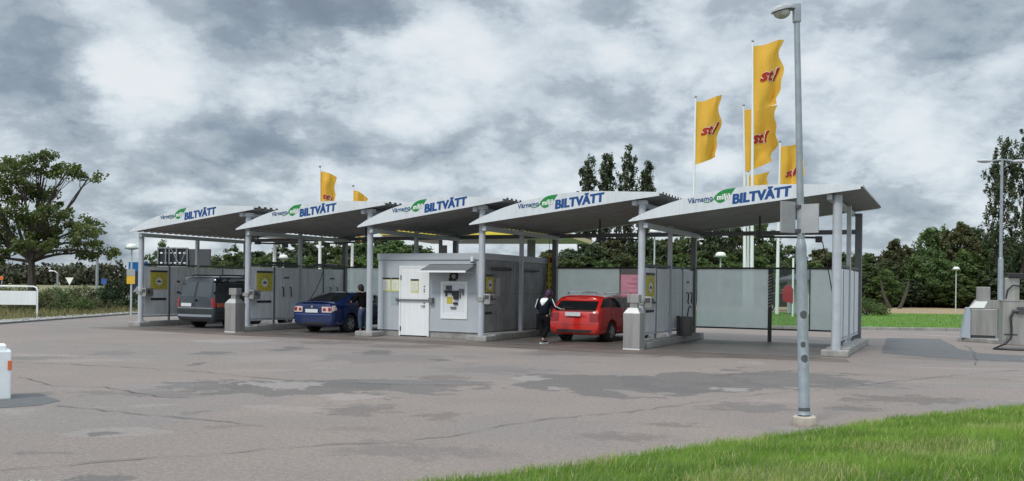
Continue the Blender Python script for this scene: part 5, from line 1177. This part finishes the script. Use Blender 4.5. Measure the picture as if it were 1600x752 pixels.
def clumps(cents, rad, per, squash=.8):
    out = []
    for c in cents:
        r = rad * rng.uniform(.6, 1.3); n = int(per * rng.uniform(.6, 1.4)); p = rng.normal(size=(n, 3)); p /= np.linalg.norm(p, axis=1)[:, None]
        p *= (rng.uniform(0, 1, n) ** .45)[:, None] * r; p[:, 2] *= squash; out.append(p + np.asarray(c))
    return np.concatenate(out)
def limb(mb, a, b, r0, r1, bend=.12, n=6):
    a = Vector(a); b = Vector(b); L_ = (b - a).length; pts = []; off = Vector((random.uniform(-1, 1), random.uniform(-1, 1), random.uniform(-.2, 1))) * L_ * bend
    for i in range(n + 1):
        t = i / n; pts.append(a.lerp(b, t) + off * math.sin(math.pi * t) + Vector((random.gauss(0, .01), random.gauss(0, .01), 0)) * L_ * .6)
    mb.tube(pts, [r0 + (r1 - r0) * i / n for i in range(n + 1)], 7); return pts
def crown_tree(name, label, loc, h, prof, m, n, crad, per, leaf, group, tr=.2, th=.12, squash=.8, ragged=.25, lean=0):
    """crown filled clump by clump inside a radius profile (height fraction -> radius), with limbs into it"""
    t = thing(name, label, 'tree', loc, 0, group); mb = MB(); cents = []
    fs = [p[0] for p in prof]; rs_ = [p[1] for p in prof]
    ph = rng.uniform(0, 6.28, 6)
    while len(cents) < n:
        f = rng.uniform(fs[0], fs[-1]); a = rng.uniform(0, 6.283); r0 = np.interp(f, fs, rs_) * (1 + ragged * math.sin(3 * a + 9 * f + ph[0]) * math.sin(2 * a - 14 * f + ph[1]) + ragged * .6 * math.sin(5 * a + 23 * f + ph[2]))
        if rng.uniform() > (r0 / max(rs_)) ** 1.3 + .08: continue
        r = r0 * rng.uniform(0, 1) ** .42; cents.append(np.array([r * math.cos(a) + lean * h * f * f, r * math.sin(a), f * h]))
    limb(mb, (0, 0, -.1), (lean * h * .6, 0, h * .80), tr, tr * .15, .01, 8)
    for c in cents[::max(1, n // 40)]:
        z0 = max(h * th, c[2] - h * .16 - random.random()); limb(mb, (lean * h * (z0 / h) ** 2, 0, z0), tuple(c), tr * .28, .02, .08, 4)
    mb.build('trunk', M_BARK, t, smooth=True)
    link('crown', leaves(clumps(cents, crad, per, squash), leaf, 'crown', m), None, t); return t
def tree(name, label, loc, lobes, trunk_h, tr, leaf_size, per, nclump, m, group=None, crad=.6, fork=None, lean=(0, 0), twigs=True, scatter=0):
    t = thing(name, label, 'tree', loc, 0, group)
    mb = MB(); fk = Vector((lean[0], lean[1], trunk_h)); limb(mb, (0, 0, -.1), fk, tr * 1.15, tr * .8, .03, 5)
    mb.cyl((0, 0, -.1), (0, 0, .4), tr * 1.45, tr * 1.12, n=10, cap=False)
    cents = []
    for (cx, cy, cz, rx, ry, rz_) in lobes:
        L0 = limb(mb, fk, (cx * .9, cy * .9, cz - rz_ * .35), tr * .5, tr * .17, .10)
        k = max(3, int(nclump * (rx * ry * rz_) ** .6))
        for i in range(k):
            d = rng.normal(size=3); d /= np.linalg.norm(d); q = rng.uniform(.35, 1) ** .6; c = np.array([cx + d[0] * rx * q, cy + d[1] * ry * q, cz + d[2] * rz_ * q]); cents.append(c)
            if twigs and i % 2 == 0: limb(mb, L0[random.randint(3, 6)], tuple(c), tr * .13, .012, .10, 4)
    mb.build('trunk', M_BARK, t, smooth=True)
    pts = clumps(cents, crad, per)
    if scatter:
        ex = rng.normal(size=(scatter, 3)) * 1.0
        ex = ex * crad * .9 + np.asarray(cents)[rng.integers(0, len(cents), scatter)]; pts = np.concatenate([pts, ex])
    link('crown', leaves(pts, leaf_size, 'crown', m), None, t); return t
# the big oak on the left
dk = 50.0; ob = at(46, 486, dk); ob.z = 0
def OL(x, y, rx, ry, dy=0, rd=None):
    p = at(x, y, dk) - ob; return (p.x, dy, p.z, rx * dk / F, (rd if rd else rx * dk / F * .9), ry * dk / F)
lobes = [OL(66, 258, 34, 24), OL(98, 268, 30, 15, .5), OL(142, 277, 20, 8, .3, .6), OL(36, 272, 30, 26, -1), OL(5, 275, 30, 30, .5), OL(-30, 300, 30, 40), OL(50, 305, 34, 24, 1.2), OL(20, 325, 40, 28, -1.4), OL(88, 336, 34, 13, -.8),
         OL(-35, 355, 45, 36, .5), OL(20, 362, 42, 26, 1.5), OL(70, 352, 44, 28, 0), OL(118, 352, 30, 17, 1), OL(142, 372, 32, 18, -.5), OL(165, 392, 18, 10, .3), OL(120, 390, 34, 14, 1.0), OL(75, 388, 36, 16, -1.5), OL(-20, 395, 44, 16, 0), OL(25, 300, 30, 20, .5)]
tree('oak_tree', 'large spreading oak standing alone on the left verge', ob, lobes, 2.7, .22, .095, 50, 21, M_LEAF[0], crad=.36, lean=(.1, 0))
# generic broad trees: a few prototypes, then copies
def poplar(label, loc, h, w, m, seed, group='tall poplars'):
    random.seed(seed)
    return crown_tree('poplar_tree', label, loc, h, [(.06, w * .25), (.2, w * .42), (.5, w * .48), (.78, w * .50), (.93, w * .40), (1.0, w * .20)], m, 300, .26, 34, .13, group, tr=.20, th=.05, squash=1.9, ragged=.34, lean=.035)
PROFS = [[(.12, .8), (.3, 2.6), (.5, 3.1), (.7, 2.6), (.87, 1.6), (1, .3)], [(.10, 1.2), (.28, 3.2), (.55, 3.3), (.8, 2.2), (1, .5)], [(.2, .5), (.35, 1.8), (.55, 2.4), (.75, 2.3), (.9, 1.5), (1, .3)], [(.08, 1.5), (.25, 3.3), (.5, 3.0), (.75, 1.7), (1, .2)], [(.12, .9), (.3, 2.3), (.5, 2.8), (.72, 2.6), (.9, 1.9), (1, .6)]]
G = lambda x, d: Vector((at(x, 447, d).x, d, 0))
# poplars behind the fourth canopy, and on the right
PLB = ['dark poplar, leftmost of the four above the fourth canopy', 'dark poplar, second from the left above the fourth canopy', 'dark poplar, tallest of the four above the fourth canopy', 'dark thin poplar, rightmost of the four above the fourth canopy']
for i, (x, y, w) in enumerate(((918, 241, 1.8), (947, 236, 1.8), (979, 222, 2.2), (1010, 248, 1.4))):
    h = at(x, y, 98).z; poplar(PLB[i], G(x - 6, 98 + i * .5), h * .985, w, M_LEAF[2], 30 + i)
for i, (x, y, w, lb_) in enumerate(((1563, 212, 2.7, 'tall dark poplar behind the double headed lamp'), (1603, 198, 2.8, 'tall dark poplar cut by the right edge of the photo'))):
    h = at(x, y, 92).z; poplar(lb_, G(x - 4, 92), h, w, M_LEAF[2], 50 + i)
protos = []
def put(x, d, ytop, w, kind, label, seed=None, name='field_tree'):
    """place a copy of a prototype crown, sized to its height in the photo"""
    h = at(x, ytop, d).z
    if kind not in PROT:
        PROT[kind] = crown_tree(name, label, (0, 0, 0), 10, PROFS[kind], M_LEAF[{0: 1, 1: 1, 2: 3, 3: 4, 4: 2}[kind]], 230, .50, 42, .20, 'trees at the edge of the field', tr=.2, ragged=.35); o = PROT[kind]
    else: o = copy_tree(PROT[kind]); o['label'] = label
    o.name = name
    o.location = G(x, d); o.scale = (w / 6.2, w / 6.2, h / 10); o.rotation_euler = (0, 0, random.uniform(0, 6.28)); return o
PROT = {}
random.seed(8)
# right-hand wood, x in photo, distance, top y, width, kind
wood = []
def skyline(pts, step, d0, kinds, wr, dy=0, jy=9):
    x = pts[0][0]
    while x < pts[-1][0]:
        y = float(np.interp(x, [p[0] for p in pts], [p[1] for p in pts])) + dy + random.uniform(-jy * .4, jy)
        wood.append((x, d0 + random.uniform(-2, 2), y, random.uniform(*wr), random.choice(kinds))); x += step * random.uniform(.75, 1.3)
skyline([(1340, 398), (1372, 392), (1388, 402), (1406, 362), (1428, 388), (1452, 356), (1475, 350), (1505, 352), (1528, 362), (1545, 374), (1600, 368), (1680, 380)], 23, 99, (0, 1, 2, 2, 4), (3.6, 5.2))
skyline([(1345, 405), (1400, 400), (1480, 392), (1560, 400), (1680, 395)], 30, 95, (0, 1, 3), (3.8, 5.4), jy=16)
skyline([(1350, 425), (1450, 428), (1600, 425), (1680, 425)], 34, 91.5, (1, 3, 4, 0), (3.4, 5.0), jy=18)
skyline([(860, 385), (905, 388), (940, 372), (1000, 380), (1050, 365), (1100, 350), (1140, 340), (1170, 352), (1196, 322), (1222, 375), (1250, 398), (1290, 392), (1335, 398)], 27, 98, (0, 1, 2, 4), (4.2, 5.8))
skyline([(870, 400), (1000, 395), (1100, 392), (1180, 385), (1250, 410), (1335, 412)], 40, 92, (3, 1, 3, 0), (4.2, 5.8), jy=14)
skyline([(345, 402), (405, 392), (440, 384), (500, 372), (560, 366), (600, 370), (655, 378), (690, 392)], 27, 85, (0, 1, 4, 1), (4.2, 5.6), jy=7)
skyline([(355, 408), (480, 398), (600, 388), (690, 400)], 46, 79, (3, 1, 2), (3.8, 5.0))
wood += [(367, 76, 384, 3.4, 1), (258, 72, 376, 2.8, 1), (277, 84, 396, 3.4, 0)]
ADJ = {0: 'dark green broad tree', 1: 'mid green broad tree', 2: 'olive brown tinged tree', 3: 'light green tree', 4: 'very dark dense tree'}
REFS = [(0, 'behind the small board left of the van bay'), (300, 'behind the van bay'), (395, 'behind the wall of the blue car bay'), (500, 'behind the blue car bay'), (590, 'behind the equipment building'), (700, 'behind the fuel canopy'), (900, 'between the building and the poplars'), (1040, 'below the poplars behind the red car bay'), (1215, 'behind the flag poles and the empty bay'), (1345, 'behind the small hut'), (1430, 'in the wood right of the last column'), (1545, 'in the wood behind the thin field lamp'), (1700, 'in the wood by the right hand poplars')]
cnt = {}
for x, d, yt, w, kd in wood:
    ref = [r for xx, r in REFS if x <= xx][0]
    hgt = 'tall' if yt < 380 else 'middling' if yt < 405 else 'low'
    lab = f'{hgt} {ADJ[kd]} {ref}'; cnt[lab] = cnt.get(lab, 0) + 1
    put(x, d, yt, w, kd, lab)
# far wood on the left horizon: reads as one mass
def farwood(name, x0, x1, d, h, n, m, label):
    c = []
    for i in range(n):
        x = x0 + (x1 - x0) * rng.uniform(); dd = d + rng.uniform(0, 30); hh = h * rng.uniform(.6, 1.15) * (1 + .18 * math.sin(x * .05)); w = rng.uniform(2.5, 5)
        k = 70; p = rng.normal(size=(k, 3)); p /= np.linalg.norm(p, axis=1)[:, None]; p *= rng.uniform(.5, 1, k)[:, None] ** .5; p = p * np.array([w, w, hh * .5]) + np.array([x, dd, hh * .5]); c.append(p)
    o = link(name, leaves(np.concatenate(c), .85, name, m), None); return tag(o, label, 'trees', kind='stuff')
farwood('far_wood', -330, -60, 300, 8.5, 420, M_FAR, 'distant mixed wood along the left horizon')
farwood('far_wood', -70, 260, 330, 8, 380, M_FAR, 'distant wood seen between the wash bays')
farwood('wood_undergrowth', 8, 62, 96, 3.8, 170, mat('undergrowth', (.030, .042, .016), .8, var=.45, vscale=.4, col2=(.06, .07, .026), world=True), 'dark undergrowth beneath the trees at the field edge').name = 'wood_undergrowth'
# bushes
def bush(label, loc, w, h, m, n=1500, leaf=.07, name='bush', tall=0):
    t = thing(name, label, 'bush', loc, 0)
    mb = MB()
    for i in range(12): a = random.uniform(0, 6.28); limb(mb, (0, 0, 0), (math.cos(a) * w * .35, math.sin(a) * w * .35, h * random.uniform(.5, .9)), .03, .008, .1, 3)
    mb.build('stems', M_BARK, t)
    ce = []
    for i in range(34): d = rng.normal(size=3); d /= np.linalg.norm(d); d[2] = abs(d[2]); ce.append(np.array([d[0] * w * .42, d[1] * w * .4, d[2] * h * .72 + h * .1]) * rng.uniform(.6, 1))
    link('foliage', leaves(clumps(ce, w * .15, n // 34), leaf, 'foliage', m), None, t); return t
bush('rounded green bush beside the right edge of the last bay', G(1355, 60), 3.2, 1.45, M_LEAF[4], 4200, .06)
bush('dark bush to the right of the blank white sign', G(115, 46.5), 2.3, 1.25, M_LEAF[1], 2600, .06)
bush('sparse olive bush directly right of the blank sign post', G(80, 48), 1.9, 1.1, M_LEAF[3], 1500, .055)
bush('dry brushy bush between the dark bush and the conifer', G(150, 49), 2.2, .8, M_LEAF[3], 1500, .05)
bush('dark bush behind the blank white board', G(20, 47), 3.4, 1.2, M_LEAF[1], 1800, .06)
bush('dark evergreen shrub beside the mushroom lamp on the left', G(188, 52), 2.4, 2.7, M_LEAF[2], 6500, .07)
for i, (x, d, w, h, k) in enumerate(((62, 60, 3.0, 1.3, 3), (95, 66, 3.4, 1.3, 1), (128, 62, 2.6, 1.5, 3), (168, 64, 3.2, 1.5, 4), (30, 70, 4.0, 1.6, 1), (-12, 62, 3.5, 1.5, 3))):
    bush(['tan brushy thicket beyond the dark bush', 'green thicket beyond the brushy bush', 'tan thicket in front of the triangular sign', 'pale green thicket left of the evergreen shrub', 'green thicket behind the oak trunk', 'olive thicket at the left edge behind the sign'][i], G(x, d), w, h, M_LEAF[k], 1500, .08)
# leaning trunks at the field edge
for i, (x0, x1, x2) in enumerate(((1392, 1380, 1376), (1405, 1416, 1420))):
    c = MB(); a = G(x0, 85); b = G(x1, 85); e_ = G(x2, 85); c.tube([(a.x, 85, -.1), (a.x + (b.x - a.x) * .5, 85, .6), (b.x, 85, 1.4), (e_.x, 85, 2.6)], [.20, .16, .13, .08], 8)
    tag(c.build('leaning_trunk', M_BARK, smooth=True), ['bare trunk leaning left at the field edge', 'bare trunk leaning right at the field edge'][i], 'tree trunk')

# grass and stones
def blades(name, pts, hmin, hmax, wd, m, label, lean=.5):
    n = len(pts); a = rng.uniform(0, 2 * np.pi, n); h = rng.uniform(hmin, hmax, n); w = wd * rng.uniform(.6, 1.4, n); dx = np.cos(a); dy = np.sin(a); b = a + rng.normal(0, 1.2, n) + 1.5; l = rng.uniform(.1, 1, n) * lean * h
    p = np.asarray(pts); z = p[:, 2]
    v0 = np.stack([p[:, 0] - dx * w, p[:, 1] - dy * w, z], 1); v1 = np.stack([p[:, 0] + dx * w, p[:, 1] + dy * w, z], 1)
    mx = p[:, 0] + np.cos(b) * l * .35; my = p[:, 1] + np.sin(b) * l * .35
    v2 = np.stack([mx + dx * w * .7, my + dy * w * .7, z + h * .6], 1); v3 = np.stack([mx - dx * w * .7, my - dy * w * .7, z + h * .6], 1)
    v4 = np.stack([p[:, 0] + np.cos(b) * l + .1 * h, p[:, 1] + np.sin(b) * l, z + h * .97], 1)
    V_ = np.stack([v0, v1, v2, v3, v4], 1).reshape(-1, 3); k = np.arange(n)[:, None] * 5
    q = np.concatenate([k + np.array([[0, 1, 2]]), k + np.array([[0, 2, 3]]), k + np.array([[3, 2, 4]])], 0)
    me = fast_mesh(name, V_, n, q, m); o = link(name, me, None); return tag(o, label, 'grass', kind='stuff')
EDGE = [gnd(*p) for p in ((700, 752), (860, 733), (980, 714), (1100, 697), (1200, 683), (1290, 672), (1400, 655), (1500, 645), (1600, 635))]
ex = [-4.0, -1.6] + [p.x for p in EDGE] + [12.0, 22.0]; ey = [6.0, 7.2] + [p.y for p in EDGE] + [17.0, 26.0]
def edge_y(x): return np.interp(x, ex, ey)
def mound(x, y):
    t = np.clip((edge_y(x) - y) / 3.5, 0, 1); return .008 + .20 * t * t * (3 - 2 * t) * np.clip((x + 1) / 4, 0, 1) + .025 * np.sin(x * 2.1 + y) * t + .02 * np.sin(y * 3.3 - x) * t
gx = np.linspace(-4, 22, 105); gv = []
for x in gx:
    for k in range(26):
        y = edge_y(x) - (edge_y(x) - 1.0) * (k / 25) ** 1.3; gv.append((x, y, mound(x, y) if k else .0))
mb = MB(); mb.add(gv, [(i * 26 + k, (i + 1) * 26 + k, (i + 1) * 26 + k + 1, i * 26 + k + 1) for i in range(104) for k in range(25)]); lg = mb.build('grass_bank', mat('bank_soil', (.05, .10, .02), .95, var=.4, vscale=5, col2=(.09, .13, .035), world=True), smooth=True); struct(lg)
N_ = 230000; xs = rng.uniform(-2, 13, N_ * 2); ys = rng.uniform(4.5, 18, N_ * 2); e_ = edge_y(xs) + rng.normal(0, .03, N_ * 2) + .05 * np.sin(xs * 9)
dens = np.clip(1.25 - (ys - 6) / 22, .35, 1); ok = (ys < e_) & (rng.uniform(0, 1, N_ * 2) < dens) & (np.abs(xs) < ys * .62 + .8); xs, ys = xs[ok][:N_], ys[ok][:N_]
pts = np.stack([xs, ys, mound(xs, ys) - .005], 1)
GM = [mat('grass_blade', (.12, .26, .018), .55, var=.3, vscale=1.3, trans=.45, col2=(.27, .44, .06), world=True), mat('grass_blade_pale', (.36, .38, .13), .6, var=.3, vscale=3, trans=.3, world=True)]
sel = rng.uniform(0, 1, len(pts)) < .12 + .35 * (np.sin(pts[:, 0] * 1.7 + 1) * np.sin(pts[:, 1] * 2.3) > .35)
blades('lawn_grass', pts[~sel], .03, .095, .003, GM[0], 'bright green uncut grass on the bank at the lower right', .8)
blades('dry_grass', pts[sel], .04, .11, .0028, GM[1], 'pale straw coloured blades among the foreground grass', .9)
q = rng.uniform(0, 1, (26000, 2)); p = np.stack([2 + q[:, 0] * 40, 38.9 + q[:, 1] ** 1.3 * 26, np.full(26000, .03)], 1); blades('far_lawn_grass', p, .06, .16, .012, GM[0], 'mown green grass strip beyond the bays')
q = rng.uniform(0, 1, (26000, 2)); yy = 30 + q[:, 1] * 34; xx = -21.3 - q[:, 0] ** 1.2 * 16 + .04 * (yy - 30); p = np.stack([xx, yy, np.zeros(26000)], 1)
blades('verge_grass', p[:15000], .10, .38, .010, mat('verge_blade', (.10, .13, .035), .7, var=.4, vscale=.8, trans=.3, col2=(.17, .18, .06), world=True), 'rough green grass on the left verge', .8)
blades('verge_dry_grass', p[15000:], .12, .42, .009, mat('verge_blade_dry', (.30, .25, .12), .7, var=.25, vscale=1, trans=.3, world=True), 'dry straw grass on the left verge', .8)
mb = MB()
for i in range(900):
    y = random.uniform(30, 60); x = -19.42 - random.random() ** 1.3 * 1.9; r_ = random.uniform(.02, .07); mb.ico((x, y, r_ * .3), r_, 1, (1, 1, .6), .25)
tag(mb.build('gravel_stones', mat('stone', (.34, .33, .31), .9, var=.3, vscale=6)), 'loose grey stones along the verge kerb', 'stones', kind='stuff')
mb = MB()
for i in range(120):
    g_ = gnd(55 + random.gauss(0, 17), 757 + abs(random.gauss(0, 6))); r_ = random.uniform(.01, .03); mb.ico((g_.x, g_.y, r_ * .4 + .02 * random.random()), r_, 1, (1, 1, .7), .25)
tag(mb.build('gravel_heap', mat('pale_stone', (.27, .27, .22), .9, var=.4, vscale=12)), 'small heap of pale gravel at the lower left corner', 'gravel', kind='stuff')
# cars far behind
def farcar(x, y, d, L_, col, label, rz):
    t = thing('parked_car', label, 'car', G(x, d), rz)
    c = MB(); pr = [(0, .30), (.02, .75), (.5, .92), (.9, 1.38), (2.2, 1.45), (2.9, 1.40), (3.5, .98), (4.2, .88), (4.45, .62), (4.45, .30)]
    c.prism(pr, -.82, .82, 'XZ'); c.build('body', col, t, bevel=.06)
    c = MB(); c.prism([(.85, .95), (1.1, 1.32), (2.2, 1.36), (2.8, 1.32), (3.3, .97)], -.826, .826); c.build('window', M_GLASS, t)
    for xx in (.85, 3.55):
        for sy in (-1, 1):
            c = MB(); c.lathe([(.31, -.1), (.31, .1)], (0, 0, 0), 20, 'Y'); w_ = c.build('wheel', M_TYRE, t); w_.location = (xx, sy * .76, .31)
            c = MB(); c.lathe([(.2, sy * .101), (.19, sy * .11)], (0, 0, 0), 16, 'Y'); c.build('rim', M_RIM, w_)
    for yy in (-.6, .6):
        c = MB(); c.box(4.43, 4.47, yy - .16, yy + .16, .62, .76); c.build('headlight', M_LWHITE, t)
    return t
farcar(1182, 480, 72, 4.4, mat('paint_black', (.012, .016, .022), .2, coat=1), 'dark parked car behind the flag poles and red sign', R(8))
farcar(204, 475, 56, 4.4, mat('paint_white', (.60, .62, .64), .3, coat=1), 'white car half hidden behind the leftmost bay column', R(-8))
